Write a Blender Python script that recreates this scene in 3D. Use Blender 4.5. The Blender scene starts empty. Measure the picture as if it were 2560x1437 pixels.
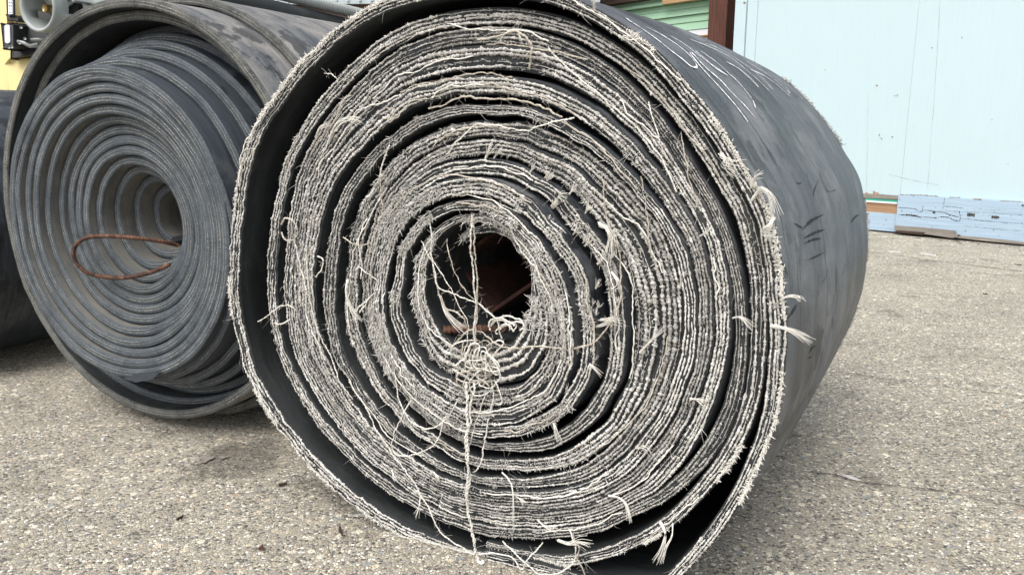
import bpy, math, random
import numpy as np
from mathutils import Vector
from mathutils.bvhtree import BVHTree
random.seed(7); RG = np.random.default_rng(11)
S = bpy.context.scene; COL = S.collection
rad = math.radians
# ---------------------------------------------------------------- camera, sky, sun, exposure
F, CX, CY, CH, PITCH = 1950.0, 1280.0, 718.5, 0.72, rad(11.5)
cam = bpy.data.objects.new('camera', bpy.data.cameras.new('camera')); COL.objects.link(cam)
cam.location = (0, 0, CH); cam.rotation_euler = (rad(90) - PITCH, 0, 0)
cam.data.sensor_width = 36; cam.data.lens = F/2560*36; cam.data.clip_start = .02; cam.data.clip_end = 500
S.camera = cam
SUN_EL, SUN_AZ = rad(56), rad(-150)      # azimuth measured from +Y towards +X
w = bpy.data.worlds.new('World'); S.world = w; w.use_nodes = True
nt = w.node_tree; bg = nt.nodes['Background']
sky = nt.nodes.new('ShaderNodeTexSky'); sky.sky_type = 'NISHITA'; sky.sun_disc = False
sky.sun_elevation = SUN_EL; sky.sun_rotation = SUN_AZ; sky.dust_density = 4; sky.air_density = 1
hs = nt.nodes.new('ShaderNodeHueSaturation'); hs.inputs['Saturation'].default_value = .35
nt.links.new(sky.outputs[0], hs.inputs['Color']); nt.links.new(hs.outputs[0], bg.inputs[0])
bg.inputs[1].default_value = .15
sun = bpy.data.objects.new('sun', bpy.data.lights.new('sun', 'SUN')); COL.objects.link(sun)
sun.data.energy = 1.5; sun.data.angle = rad(38); sun.data.color = (1, .97, .92)
sd = Vector((math.sin(SUN_AZ)*math.cos(SUN_EL), math.cos(SUN_AZ)*math.cos(SUN_EL), math.sin(SUN_EL)))
sun.rotation_euler = sd.to_track_quat('Z', 'Y').to_euler(); sun.location = sd*20
S.view_settings.view_transform = 'Standard'; S.view_settings.look = 'None'
S.view_settings.gamma = 1; S.view_settings.exposure = .62

# ---------------------------------------------------------------- geometry helpers
cp, sp_ = math.cos(PITCH), math.sin(PITCH)
CAM = np.array([0, 0, CH])
def ray(x, y):
    a = (x-CX)/F; b = (CY-y)/F
    return np.array([a, cp + b*sp_, -sp_ + b*cp])
def at(x, y, d):                       # the point seen at picture position x, y, d metres in front of the lens
    return CAM + ray(x, y)*d
def ground(x, y, z=0.):
    r = ray(x, y); return CAM + r*((z-CH)/r[2])
def hit(x, y, P0, n):
    r = ray(x, y); return CAM + r*(np.dot(P0-CAM, n)/np.dot(r, n))

def vnoise(x, seed=0):                 # smooth 1-D value noise
    x = np.asarray(x, float); i = np.floor(x).astype(np.int64); f = x-i; f = f*f*(3-2*f)
    h = lambda k: np.modf(np.abs(np.sin((k*12.9898+seed*78.233))*43758.5453))[0]*2-1
    return h(i)*(1-f)+h(i+1)*f
def vnoise2(x, y, seed=0):
    x = np.asarray(x, float); y = np.asarray(y, float)
    i = np.floor(x); j = np.floor(y); f = x-i; g = y-j; f = f*f*(3-2*f); g = g*g*(3-2*g)
    h = lambda a, b: np.modf(np.abs(np.sin(a*127.1+b*311.7+seed*74.7))*43758.5453)[0]*2-1
    return (h(i, j)*(1-f)+h(i+1, j)*f)*(1-g)+(h(i, j+1)*(1-f)+h(i+1, j+1)*f)*g

def mesh(name, V, Fc, mats, parent=None, smooth=True, uv=None, fmat=None, tint=None, origin=None):
    V = np.asarray(V, np.float32); Fc = np.asarray(Fc, np.int32)
    if origin is not None: V = V-np.asarray(origin, np.float32)
    me = bpy.data.meshes.new(name); n, k = Fc.shape
    me.vertices.add(len(V)); me.vertices.foreach_set('co', V.ravel())
    me.loops.add(n*k); me.loops.foreach_set('vertex_index', Fc.ravel())
    me.polygons.add(n); me.polygons.foreach_set('loop_start', np.arange(0, n*k, k, dtype=np.int32))
    me.polygons.foreach_set('loop_total', np.full(n, k, np.int32))
    if uv is not None:
        l = me.uv_layers.new(name='UVMap'); l.data.foreach_set('uv', np.asarray(uv, np.float32)[Fc.ravel()].ravel())
    if fmat is not None: me.polygons.foreach_set('material_index', np.asarray(fmat, np.int32))
    if tint is not None:
        a = me.attributes.new('tint', 'FLOAT', 'POINT'); a.data.foreach_set('value', np.asarray(tint, np.float32))
    me.update(calc_edges=True)
    me.polygons.foreach_set('use_smooth', np.full(n, smooth)); 
    for m in (mats if isinstance(mats, (list, tuple)) else [mats]): me.materials.append(m)
    o = bpy.data.objects.new(name, me); COL.objects.link(o)
    if origin is not None: o.location = origin
    if parent is not None:
        o.parent = parent
        if parent.location.length > 0 and origin is None: o.matrix_parent_inverse = pinv(parent)
        elif origin is not None: o.matrix_parent_inverse = pinv(parent)
    return o
def pinv(p):
    from mathutils import Matrix
    m = Matrix.Translation(p.location)
    if p.parent: m = Matrix.Translation(p.location)
    return m.inverted()
def thing(name, label, cat, loc, group=None):
    o = bpy.data.objects.new(name, None); COL.objects.link(o); o.location = Vector([float(v) for v in loc]); o.empty_display_size = .1
    o['label'] = label; o['category'] = cat
    if group: o['group'] = group
    return o
def tag(o, label, cat, group=None):
    o['label'] = label; o['category'] = cat
    if group: o['group'] = group
    return o
def struct(o, k='structure'):
    o['kind'] = k; return o

class MB:
    """collects boxes, prisms and tubes into one mesh (quads, caps as degenerate-free fans of quads)"""
    def __init__(s): s.v = []; s.f = []
    def box(s, P, X, Y, Z):            # P centre, X Y Z half axes
        P, X, Y, Z = [np.asarray(q, float) for q in (P, X, Y, Z)]
        b = len(s.v)
        for a in (-1, 1):
            for c in (-1, 1):
                for d in (-1, 1): s.v.append(P+a*X+c*Y+d*Z)
        s.f += [[b+i for i in q] for q in ((0,1,3,2),(4,6,7,5),(0,4,5,1),(2,3,7,6),(0,2,6,4),(1,5,7,3))]
        return s
    def prism(s, pts, d):              # planar outline + extrusion vector
        pts = [np.asarray(p, float) for p in pts]; d = np.asarray(d, float); n = len(pts); b = len(s.v)
        c = sum(pts)/n
        s.v += pts+[p+d for p in pts]+[c, c+d]
        for i in range(n):
            j = (i+1) % n
            s.f.append([b+i, b+j, b+n+j, b+n+i])
            s.f.append([b+i, b+j, b+2*n, b+2*n]); s.f.append([b+n+j, b+n+i, b+2*n+1, b+2*n+1])
        return s
    def tube(s, pts, r, k=8, closed=False, caps=True):
        pts = np.asarray(pts, float); n = len(pts); r = np.broadcast_to(np.asarray(r, float), (n,))
        T = np.gradient(pts, axis=0)
        if closed: T = np.roll(pts, -1, 0)-np.roll(pts, 1, 0)
        T /= np.linalg.norm(T, axis=1)[:, None]+1e-9
        up = np.array([.137, .31, .94]); N = np.cross(T, up); N /= np.linalg.norm(N, axis=1)[:, None]+1e-9
        B = np.cross(T, N); b = len(s.v); a = np.arange(k)*2*math.pi/k
        R = pts[:, None]+r[:, None, None]*(np.cos(a)[None, :, None]*N[:, None]+np.sin(a)[None, :, None]*B[:, None])
        s.v += list(R.reshape(-1, 3))
        for i in range(n if closed else n-1):
            i2 = (i+1) % n
            for j in range(k):
                j2 = (j+1) % k; s.f.append([b+i*k+j, b+i*k+j2, b+i2*k+j2, b+i2*k+j])
        if caps and not closed:
            for e, q in ((0, pts[0]), (n-1, pts[-1])):
                c = len(s.v); s.v.append(q)
                for j in range(k): s.f.append([b+e*k+j, b+e*k+(j+1) % k, c, c])
        return s
    def out(s, name, mat, parent=None, smooth=False, bevel=0, origin=None):
        me = bpy.data.meshes.new(name); org = np.zeros(3) if origin is None else np.asarray(origin, float)
        me.from_pydata([tuple(v-org) for v in s.v], [], [tuple(dict.fromkeys(q)) for q in s.f])
        me.update(); me.materials.append(mat)
        me.polygons.foreach_set('use_smooth', np.full(len(me.polygons), smooth))
        o = bpy.data.objects.new(name, me); COL.objects.link(o); o.location = org
        if parent is not None:
            o.parent = parent; o.matrix_parent_inverse = pinv(parent)
        if bevel:
            m = o.modifiers.new('bevel', 'BEVEL'); m.width = bevel; m.segments = 2; m.limit_method = 'ANGLE'
        return o
def smoothline(pts, n):
    """Catmull-Rom through 3-D points"""
    P = np.asarray(pts, float); P = np.vstack([2*P[0]-P[1], P, 2*P[-1]-P[-2]])
    d = np.linalg.norm(np.diff(P[1:-1], axis=0), axis=1); c = np.r_[0, np.cumsum(d)]; t = np.linspace(0, c[-1]*.99999, n)
    i = np.clip(np.searchsorted(c, t, 'right')-1, 0, len(d)-1); u = ((t-c[i])/d[i])[:, None]
    a, b, e, g = P[i], P[i+1], P[i+2], P[i+3]
    return .5*((2*b)+(-a+e)*u+(2*a-5*b+4*e-g)*u**2+(-a+3*b-3*e+g)*u**3)

# ---------------------------------------------------------------- materials
def mat(name, base=(.5, .5, .5), rough=.7, build=None, spec=.5):
    m = bpy.data.materials.new(name); m.use_nodes = True; t = m.node_tree; b = t.nodes['Principled BSDF']
    b.inputs['Base Color'].default_value = (*base, 1); b.inputs['Roughness'].default_value = rough
    b.inputs['Specular IOR Level'].default_value = spec
    if build: build(t, b)
    return m
class NB:
    def __init__(s, t): s.t = t
    def n(s, ty, **k):
        x = s.t.nodes.new('ShaderNode'+ty)
        for a, v in k.items():
            if hasattr(x, a) and not a[0].isupper(): setattr(x, a, v)
            else: x.inputs[a.replace('_', ' ')].default_value = v
        return x
    def l(s, a, b): s.t.links.new(a, b)
    def coord(s, kind='Object', scale=(1, 1, 1), rot=(0, 0, 0)):
        c = s.n('TexCoord'); m = s.n('Mapping'); m.inputs['Scale'].default_value = scale; m.inputs['Rotation'].default_value = rot
        s.l(c.outputs[kind], m.inputs[0]); return m.outputs[0]
    def noise(s, v, scale, det=4, rough=.6):
        x = s.n('TexNoise'); x.inputs['Scale'].default_value = scale; x.inputs['Detail'].default_value = det
        x.inputs['Roughness'].default_value = rough; s.l(v, x.inputs['Vector']); return x.outputs['Fac']
    def ramp(s, f, stops, interp='LINEAR'):
        r = s.n('ValToRGB'); e = r.color_ramp; e.interpolation = interp
        while len(e.elements) < len(stops): e.elements.new(.5)
        for q, (p, c) in zip(e.elements, stops):
            q.position = p; q.color = (*(c if hasattr(c, '__len__') else (c, c, c)), 1)
        s.l(f, r.inputs[0]); return r.outputs[0]
    def mix(s, f, a, b, mode='MIX'):
        x = s.n('Mix'); x.data_type = 'RGBA'; x.blend_type = mode
        for i, q in ((0, f), (6, a), (7, b)):
            if hasattr(q, 'links') or hasattr(q, 'is_linked'): s.l(q, x.inputs[i])
            elif hasattr(q, '__len__'): x.inputs[i].default_value = (*q, 1)
            else: x.inputs[i].default_value = q if i == 0 else (q, q, q, 1)
        return x.outputs[2]
    def math(s, op, a, b=0.):
        x = s.n('Math'); x.operation = op
        for i, q in ((0, a), (1, b)):
            if hasattr(q, 'is_linked'): s.l(q, x.inputs[i])
            else: x.inputs[i].default_value = q
        return x.outputs[0]
    def bump(s, b, h, strength=.5, dist=.002):
        x = s.n('Bump'); x.inputs['Strength'].default_value = strength; x.inputs['Distance'].default_value = dist
        s.l(h, x.inputs['Height']); s.l(x.outputs[0], b.inputs['Normal'])

def m_ground(t, b):
    B = NB(t); v = B.coord('Object')
    wn = B.n('TexNoise'); wn.inputs['Scale'].default_value = 60; B.l(v, wn.inputs['Vector'])
    va = B.n('VectorMath'); va.operation = 'MULTIPLY_ADD'; B.l(wn.outputs['Color'], va.inputs[0]); va.inputs[1].default_value = (.004,)*3; B.l(v, va.inputs[2])
    v2 = va.outputs[0]
    def vor(scale, feat):
        x = B.n('TexVoronoi'); x.feature = feat; x.inputs['Scale'].default_value = scale; B.l(v2, x.inputs['Vector']); return x
    c1 = vor(175, 'F1'); e1 = vor(175, 'DISTANCE_TO_EDGE'); c2 = vor(58, 'F1')
    sx = B.n('SeparateColor'); B.l(c1.outputs['Color'], sx.inputs[0])
    pal = B.ramp(sx.outputs[0], [(0, (.055, .055, .055)), (.10, (.11, .10, .10)), (.17, (.27, .235, .20)), (.35, (.36, .325, .28)), (.5, (.29, .275, .265)), (.62, (.46, .42, .35)), (.75, (.38, .32, .24)), (.84, (.54, .51, .45)), (.94, (.74, .72, .68))], 'CONSTANT')
    cement = B.mix(B.noise(v, 320, 3, .7), (.15, .145, .13), (.42, .405, .365))
    edge = B.ramp(e1.outputs['Distance'], [(.02, 0), (.16, 1)])
    col = B.mix(B.math('MULTIPLY', edge, .85), cement, pal)
    sx2 = B.n('SeparateColor'); B.l(c2.outputs['Color'], sx2.inputs[0])
    big = B.math('MULTIPLY', B.math('GREATER_THAN', sx2.outputs[0], .86), B.math('LESS_THAN', c2.outputs['Distance'], .40))
    pal2 = B.ramp(sx2.outputs[1], [(0, (.50, .45, .36)), (.3, (.36, .29, .23)), (.38, (.55, .52, .47)), (.65, (.26, .27, .28)), (.85, (.62, .58, .50))], 'CONSTANT')
    col = B.mix(big, col, pal2)
    pits = B.math('MULTIPLY', B.ramp(B.noise(v, 190, 2, .5), [(.62, 0), (.66, 1)]), B.ramp(B.noise(v, 9, 3), [(.45, 0), (.58, 1)]))
    col = B.mix(pits, col, (.03, .028, .025))
    st = B.ramp(B.noise(v, 2.2, 5, .65), [(.3, 1.38), (.5, 1.70), (.7, 1.92)])
    col = B.mix(1., col, st, 'MULTIPLY')
    str_ = B.ramp(B.noise(v, 5.5, 6, .72), [(.33, .66), (.44, 1)])
    col = B.mix(1., col, str_, 'MULTIPLY')
    col = B.mix(1., col, (.95, .93, .87), 'MULTIPLY')
    gs_ = [tuple(ground(*q)) for q in ((590, 1150),)]
    for (sx_, sy_, sz_), rr_ in zip(gs_, (.13, .22)):
        vs = B.n('VectorMath'); vs.operation = 'DISTANCE'; B.l(v, vs.inputs[0]); vs.inputs[1].default_value = (sx_, sy_, 0)
        dd_ = B.math('ADD', vs.outputs['Value'], B.math('MULTIPLY', B.math('SUBTRACT', B.noise(v, 14, 5, .7), .5), rr_*1.6))
        mk = B.math('MULTIPLY', B.ramp(B.math('DIVIDE', dd_, rr_), [(.55, 1), (1., 0)]), .55); col = B.mix(mk, col, (.07, .06, .05))
    B.l(col, b.inputs['Base Color'])
    h = B.math('ADD', B.math('MULTIPLY', edge, .7), B.math('SUBTRACT', B.noise(v, 160, 5, .7), pits))
    B.bump(b, h, 1., .004)
M_ground = mat('aggregate_concrete', rough=.85, build=m_ground, spec=.3)

def m_rubber(dark, light, dust, streak=(2, 60, 1), dustlo=.45, rough=.55, scuff=True, kind='UV'):
    def f(t, b):
        B = NB(t); uv = B.coord(kind, streak); v = B.coord('Object')
        s1 = B.noise(uv, 1.6, 6, .68); s2 = B.noise(B.coord(kind, tuple(q*3.1 for q in streak)), 1.3, 5, .7)
        col = B.mix(B.ramp(s1, [(.41, 0), (.60, 1)]), dark, light)
        col = B.mix(B.ramp(B.noise(v, 7, 6, .65), [(dustlo, 0), (dustlo+.25, 1)]), col, dust)
        if scuff:
            col = B.mix(B.ramp(s2, [(.34, .9), (.40, 0)]), col, tuple(q*.3 for q in dark))
            s3 = B.noise(B.coord(kind, (streak[0]*.8, streak[1]*7, 1), (0, 0, .02)), 1.1, 3, .6)
            col = B.mix(B.ramp(s3, [(.63, 0), (.70, .4)]), col, tuple(min(q*2.4, .5) for q in light))
            col = B.mix(B.ramp(s3, [(.36, .85), (.41, 0)]), col, tuple(q*.3 for q in dark))
            col = B.mix(B.ramp(s2, [(.70, 0), (.78, .5)]), col, tuple(min(q*2.2, .6) for q in light))
            sm = B.noise(v, 16, 4, .6); sm2 = B.noise(v, 3, 2)
            col = B.mix(B.math('MULTIPLY', B.ramp(sm, [(.53, 0), (.58, .8)]), B.ramp(sm2, [(.5, 0), (.58, 1)])), col, tuple(q*.4 for q in dark))
        sp = B.ramp(B.noise(v, 420, 2, .5), [(.68, 0), (.74, .5)])
        col = B.mix(sp, col, tuple(min(1, q*2.5) for q in dust))
        B.l(col, b.inputs['Base Color'])
        B.l(B.ramp(s1, [(.3, rough-.08), (.7, rough+.15)]), b.inputs['Roughness'])
        B.bump(b, B.math('ADD', s2, B.noise(v, 260, 3)), .35, .0015)
    return f
M_barrel = mat('worn_rubber_cover', build=m_rubber((.020, .024, .030), (.105, .115, .130), (.19, .19, .195), (1.3, 6, 1), .47, .47))
M_inner = mat('black_rubber', build=m_rubber((.016, .018, .019), (.036, .040, .042), (.065, .066, .062), (2, 14, 1), .55, .7, False), rough=.7, spec=.3)
M_oldb = mat('dusty_rubber', build=m_rubber((.06, .068, .08), (.17, .172, .175), (.27, .255, .23), (1.6, 10, 1), .40, .75))
M_innerd = mat('dusty_inner_cover', build=m_rubber((.075, .075, .070), (.14, .137, .125), (.18, .17, .15), (2, 14, 1), .45, .75, False), rough=.8, spec=.3)
M_left = mat('slate_rubber', build=m_rubber((.016, .022, .029), (.050, .060, .073), (.11, .115, .115), (1.6, 16, 1), .56, .5))
def m_rim(t, b, k1=(.024, .031, .040), k2=(.074, .090, .107), k3=(.19, .20, .195), amt=1.):
    B = NB(t); v = B.coord('Object'); uv = B.coord('UV', (1, 1, 1))
    sx = B.n('SeparateXYZ'); B.l(uv, sx.inputs[0])
    wob = B.math('MULTIPLY', B.noise(B.coord('UV', (14, 2, 1)), 1, 3), .10)
    ph = B.math('MULTIPLY', B.math('ADD', sx.outputs[1], wob), 3.4*2*math.pi)
    st = B.ramp(B.math('MULTIPLY', B.math('ADD', B.math('SINE', ph), 1.), .5), [(.55, 0), (.85, 1)])
    mid = B.ramp(sx.outputs[1], [(.16, 0), (.26, 1), (.74, 1), (.84, 0)])
    yarn = B.ramp(B.noise(B.coord('UV', (420, 6, 1)), 1, 2, .6), [(.42, 0), (.62, 1)])
    base = B.mix(B.ramp(B.noise(v, 24, 6, .7), [(.3, 0), (.7, 1)]), k1, k2)
    base = B.mix(B.ramp(B.noise(v, 300, 3, .6), [(.5, 0), (.68, .38)]), base, k3)
    col = B.mix(B.math('MULTIPLY', B.math('MULTIPLY', st, mid), B.math('MULTIPLY', B.math('MULTIPLY', yarn, .85), B.ramp(B.noise(v, 9, 4, .6), [(.38, .15), (.6, 1)]))), base, (.40, .39, .335))
    B.l(col, b.inputs['Base Color'])
    B.bump(b, B.math('ADD', B.math('MULTIPLY', st, mid), B.noise(v, 350, 3)), .5, .0015)
M_rim = mat('cut_belt_edge', build=m_rim, rough=.62, spec=.4)
M_rimd = mat('gritty_belt_edge', build=lambda t, b: m_rim(t, b, (.035, .040, .042), (.135, .135, .128), (.28, .265, .235)), rough=.9, spec=.2)
def m_yarn(dk, lt):
    def f(t, b):
        B = NB(t); v = B.coord('Object'); a = B.n('Attribute'); a.attribute_name = 'tint'
        col = B.mix(a.outputs['Fac'], dk, lt)
        col = B.mix(B.ramp(B.noise(v, 22, 5, .65), [(.40, 0), (.75, .5)]), col, (.33, .30, .26))
        col = B.mix(B.ramp(B.noise(v, 700, 2, .6), [(.35, .55), (.5, 0)]), col, (.10, .095, .085))
        B.l(col, b.inputs['Base Color'])
    return f
M_fray = mat('frayed_cotton', build=m_yarn((.12, .115, .108), (.82, .80, .755)), rough=.95, spec=.1)
def m_thread(t, b):
    B = NB(t); v = B.coord('Object')
    B.l(B.mix(B.noise(v, 120, 3), (.60, .57, .50), (.90, .88, .83)), b.inputs['Base Color'])
M_thread = mat('loose_cotton', build=m_thread, rough=.95, spec=.1)
M_thread2 = mat('grey_cotton', build=lambda t, b: (lambda B: B.l(B.mix(B.noise(B.coord('Object'), 90, 3), (.36, .32, .26), (.66, .61, .53)), b.inputs['Base Color']))(NB(t)), rough=.95, spec=.1)
def m_paint(c, d, chip, grain=(60, 60, 3), chiplo=.70, amt=.5, bs=.15):
    def f(t, b):
        B = NB(t); v = B.coord('Object'); g = B.noise(B.coord('Object', grain), 1.5, 5, .6)
        col = B.mix(B.ramp(g, [(.35, 0), (.7, amt)]), c, d)
        col = B.mix(B.ramp(B.noise(v, 1.3, 4), [(.3, .0), (.8, .35)]), col, tuple(q*.88 for q in c))
        ch = B.math('MULTIPLY', B.ramp(B.noise(v, 45, 4, .7), [(chiplo, 0), (chiplo+.03, 1)]), 1.)
        col = B.mix(ch, col, chip); B.l(col, b.inputs['Base Color'])
        B.bump(b, g, bs, .002)
    return f
M_blue = mat('pale_blue_paint', build=m_paint((.49, .615, .65), (.45, .575, .615), (.3, .25, .2), (160, 160, 2.5), .80, .8), rough=.6)
M_bluetrim = mat('blue_trim_paint', build=m_paint((.40, .52, .63), (.27, .38, .49), (.12, .10, .09), (2, 2, 70), .64, .8, .5), rough=.65)
M_green = mat('mint_siding_paint', build=m_paint((.31, .50, .35), (.24, .41, .28), (.6, .7, .6), (1.2, 1.2, 60), .8, .6), rough=.55)
M_white = mat('white_trim_paint', build=m_paint((.74, .76, .78), (.6, .63, .66), (.3, .2, .1), (1, 1, 50), .72), rough=.6)
M_grey = mat('grey_metal_siding', build=m_paint((.42, .48, .50), (.35, .41, .44), (.3, .3, .3), (20, 20, 1), .85), rough=.5)
M_yellow = mat('cream_yellow_paint', build=m_paint((.72, .60, .27), (.6, .48, .2), (.2, .1, .04), (6, 6, 6), .74), rough=.5)
def m_wood(a, c, gr, sc=1.5):
    def f(t, b):
        B = NB(t); g = B.noise(B.coord('Object', gr), sc, 7, .7)
        B.l(B.ramp(g, [(.3, a), (.5, tuple((x+y)/2 for x, y in zip(a, c))), (.68, c)]), b.inputs['Base Color']); B.bump(b, g, .8, .004)
    return f
M_post = mat('redwood_stain', build=m_wood((.022, .008, .006), (.15, .05, .03), (60, 60, 2.2)), rough=.75)
M_dkwood = mat('dark_brown_wood', build=m_wood((.012, .007, .006), (.09, .05, .032), (2.5, 2.5, 30)), rough=.8)
M_ply = mat('tan_plywood', build=m_wood((.26, .15, .07), (.50, .33, .17), (3, 3, 40)), rough=.8)
M_board = mat('bare_brown_board', build=m_wood((.22, .12, .06), (.46, .29, .17), (2, 2, 55)), rough=.8)
M_gwood = mat('weathered_grey_wood', build=m_wood((.13, .115, .10), (.34, .31, .27), (3, 3, 80)), rough=.85)
M_rot = mat('rotten_wood', build=m_wood((.13, .06, .02), (.42, .27, .11), (25, 25, 25)), rough=.9)
def m_rust(t, b):
    B = NB(t); v = B.coord('Object')
    B.l(B.ramp(B.noise(v, 55, 6, .7), [(.32, (.018, .010, .008)), (.48, (.07, .032, .020)), (.60, (.14, .064, .038)), (.74, (.26, .15, .09))]), b.inputs['Base Color']); B.bump(b, B.noise(v, 300, 4), .5, .001)
M_rust = mat('rust', build=m_rust, rough=.85)
def m_castm(t, b):
    B = NB(t); v = B.coord('Object')
    B.l(B.mix(B.noise(v, 14, 5), (.22, .24, .23), (.42, .45, .44)), b.inputs['Base Color'])
M_cast = mat('grey_cast_metal', build=m_castm, rough=.4)
M_rustd = mat('dark_rust', build=m_wood((.018, .007, .005), (.085, .032, .02), (30, 30, 30)), rough=.9)
M_blackm = mat('greasy_black_metal', build=m_rubber((.01, .01, .012), (.03, .032, .036), (.06, .05, .03), (3, 3, 3), .6, .5, False, 'Object'))
M_label = mat('white_label', (.78, .80, .84), .5); M_brass = mat('brass', (.30, .21, .08), .35)
M_brass.node_tree.nodes['Principled BSDF'].inputs['Metallic'].default_value = .7
M_ink = mat('black_ink', (.03, .03, .03), .6)
M_chalk = mat('white_marker', build=lambda t, b: (lambda B: B.l(B.mix(B.ramp(B.noise(B.coord('Object'), 500, 3), [(.3, 0), (.5, 1)]), (.35, .36, .37), (.86, .87, .88)), b.inputs['Base Color']))(NB(t)), rough=.9)
M_conduit = mat('galvanised_conduit', build=m_castm, rough=.45)
M_crack = mat('crack_filler', (.045, .042, .038), .9)
M_teal = mat('teal_paint', (.05, .38, .27), .6)
M_whitechip = mat('white_splinter', (.75, .75, .76), .7)

# ---------------------------------------------------------------- the ground
g = MB(); n = 40
gx = np.r_[-250, -60, -20, np.linspace(-8, 8, 20), 20, 60, 250]; gy = np.r_[-250, -60, -15, np.linspace(-3, 12, 20), 25, 60, 250]
V = [(x, y, 0) for y in gy for x in gx]; Fq = [[j*len(gx)+i, j*len(gx)+i+1, (j+1)*len(gx)+i+1, (j+1)*len(gx)+i] for j in range(len(gy)-1) for i in range(len(gx)-1)]
struct(mesh('ground', V, Fq, M_ground, smooth=False))
def ground_line(name, pts, wd, seed, z=.004, m=M_crack, gaps=.0):
    P = smoothline([ground(*p) for p in pts], 220); T = np.gradient(P, axis=0); T /= np.linalg.norm(T, axis=1)[:, None]
    N = np.stack([-T[:, 1], T[:, 0], T[:, 2]*0], 1); k = np.arange(220)
    P = P+N*(vnoise(k*.35, seed)*wd*.3+vnoise(k*.08, seed+3)*.006)[:, None]; hw = np.maximum(wd*(.42+.25*vnoise(k*.9, seed+1)+.16*vnoise(k*.11, seed+5)), .00006)
    V = np.concatenate([P-N*hw[:, None], P+N*hw[:, None]]); V[:, 2] = z
    Fq = np.stack([k[:-1], k[1:], k[1:]+220, k[:-1]+220], 1)
    return struct(mesh(name, V, Fq, m, smooth=False))
ground_line('ground_crack', [(2060, 616), (2300, 648), (2560, 680), (2760, 700)], .010, 1)
ground_line('ground_crack', [(2180, 655), (2400, 678), (2700, 712)], .005, 2)
ground_line('ground_crack', [(2010, 1178), (2150, 1205), (2330, 1228), (2600, 1275)], .0036, 3)
ground_line('ground_crack', [(2090, 930), (2280, 958), (2600, 1000)], .0040, 4)

# ================================================================ belt rolls
AX = rad(25); A_ = np.array([math.sin(AX), math.cos(AX), 0]); Bv = np.array([math.cos(AX), -math.sin(AX), 0]); Z_ = np.array([0, 0, 1.])
def hermite(xq, x, y):
    x = np.asarray(x, float); y = np.asarray(y, float); d = np.diff(y)/np.diff(x); h = np.diff(x)
    m = np.r_[d[0], np.where(d[:-1]*d[1:] > 0, (h[1:]+h[:-1])*d[:-1]*d[1:]/(h[1:]*d[1:]+h[:-1]*d[:-1]+1e-30), 0) if False else (d[:-1]*h[1:]+d[1:]*h[:-1])/(h[1:]+h[:-1]), d[-1]]
    i = np.clip(np.searchsorted(x, xq, 'right')-1, 0, len(h)-1); t = (xq-x[i])/h[i]
    return y[i]*(1+2*t)*(1-t)**2+m[i]*h[i]*t*(1-t)**2+y[i+1]*t*t*(3-2*t)+m[i+1]*h[i]*t*t*(t-1)

def belt_solid(name, Po, Pi, W0, L, dirv, mats, parent, s_arc, axial=None, wjit=0, rimn=0, fm=None, bulge=None, recess=None):
    """spiral belt: Po / Pi outer and inner edge (world, on the front plane), W0 front offset along dirv, L length"""
    N = len(Po); ax = np.array(axial if axial is not None else [0, .012, .05, .12, .22, .34, .46, .60, .74, .88, 1.]); K = len(ax)
    rn = (Po-Pi); th = np.linalg.norm(rn, axis=1); rn = rn/(th[:, None]+1e-9)
    rows = []; uvs = []; fmt = []
    def add(P, v): rows.append(P); uvs.append(np.stack([s_arc, np.broadcast_to(v, (N,))], 1))
    # front face across the thickness, then outer cover, back, inner cover
    nf = 4
    for q in range(nf+1):
        f = q/nf; e = .0 if 0 < q < nf else .0025
        P = Pi+(Po-Pi)*(f if 0 < q < nf else (.0 if q == 0 else 1.)); add(P+dirv*(W0+e)[:, None], f)
    for a in ax[1:]:
        off = 0 if bulge is None else bulge(s_arc, a)
        add(Po+rn*np.reshape(off, (-1, 1))+dirv*(W0+(L-W0)*a)[:, None], W0*0+a*.9)
    for a in ax[1:][::-1]:
        off = 0 if bulge is None else bulge(s_arc, a)
        add(Pi+rn*np.reshape(off, (-1, 1))+dirv*(W0+(L-W0)*a)[:, None], W0*0+a*.9)
    R = len(rows); V = np.stack(rows, 1).reshape(-1, 3); UV = np.stack(uvs, 1).reshape(-1, 2)
    i = np.arange(N-1)[:, None]; r = np.arange(R)[None]; r2 = (r+1) % R
    Q = np.stack([i*R+r, i*R+r2, (i+1)*R+r2, (i+1)*R+r], -1).reshape(-1, 4)
    fmt = np.tile(np.where(np.arange(R) < nf, 0, np.where(np.arange(R) < nf+K-1, 1, 2)), N-1)
    cap = []
    for e in (0, N-1):
        b = e*R
        idx = list(range(R))
        # strips between outer and inner covers
        o = [nf+k for k in range(K)]; inn = [0]+[R-1-k for k in range(K-1)]
        for k in range(K-1): cap.append([b+o[k], b+o[k+1], b+inn[k+1], b+inn[k]])
    Q = np.vstack([Q, cap]); fmt = np.r_[fmt, np.zeros(len(cap), int)]
    ob = mesh(name, V, Q, mats, parent, True, UV, fmt)
    me = ob.data
    # hard edges between rim and covers
    fmarr = fmt
    try:
        ob.data.set_sharp_from_angle(angle=rad(50))
    except Exception: pass
    return ob, V, Q, fmt

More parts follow.
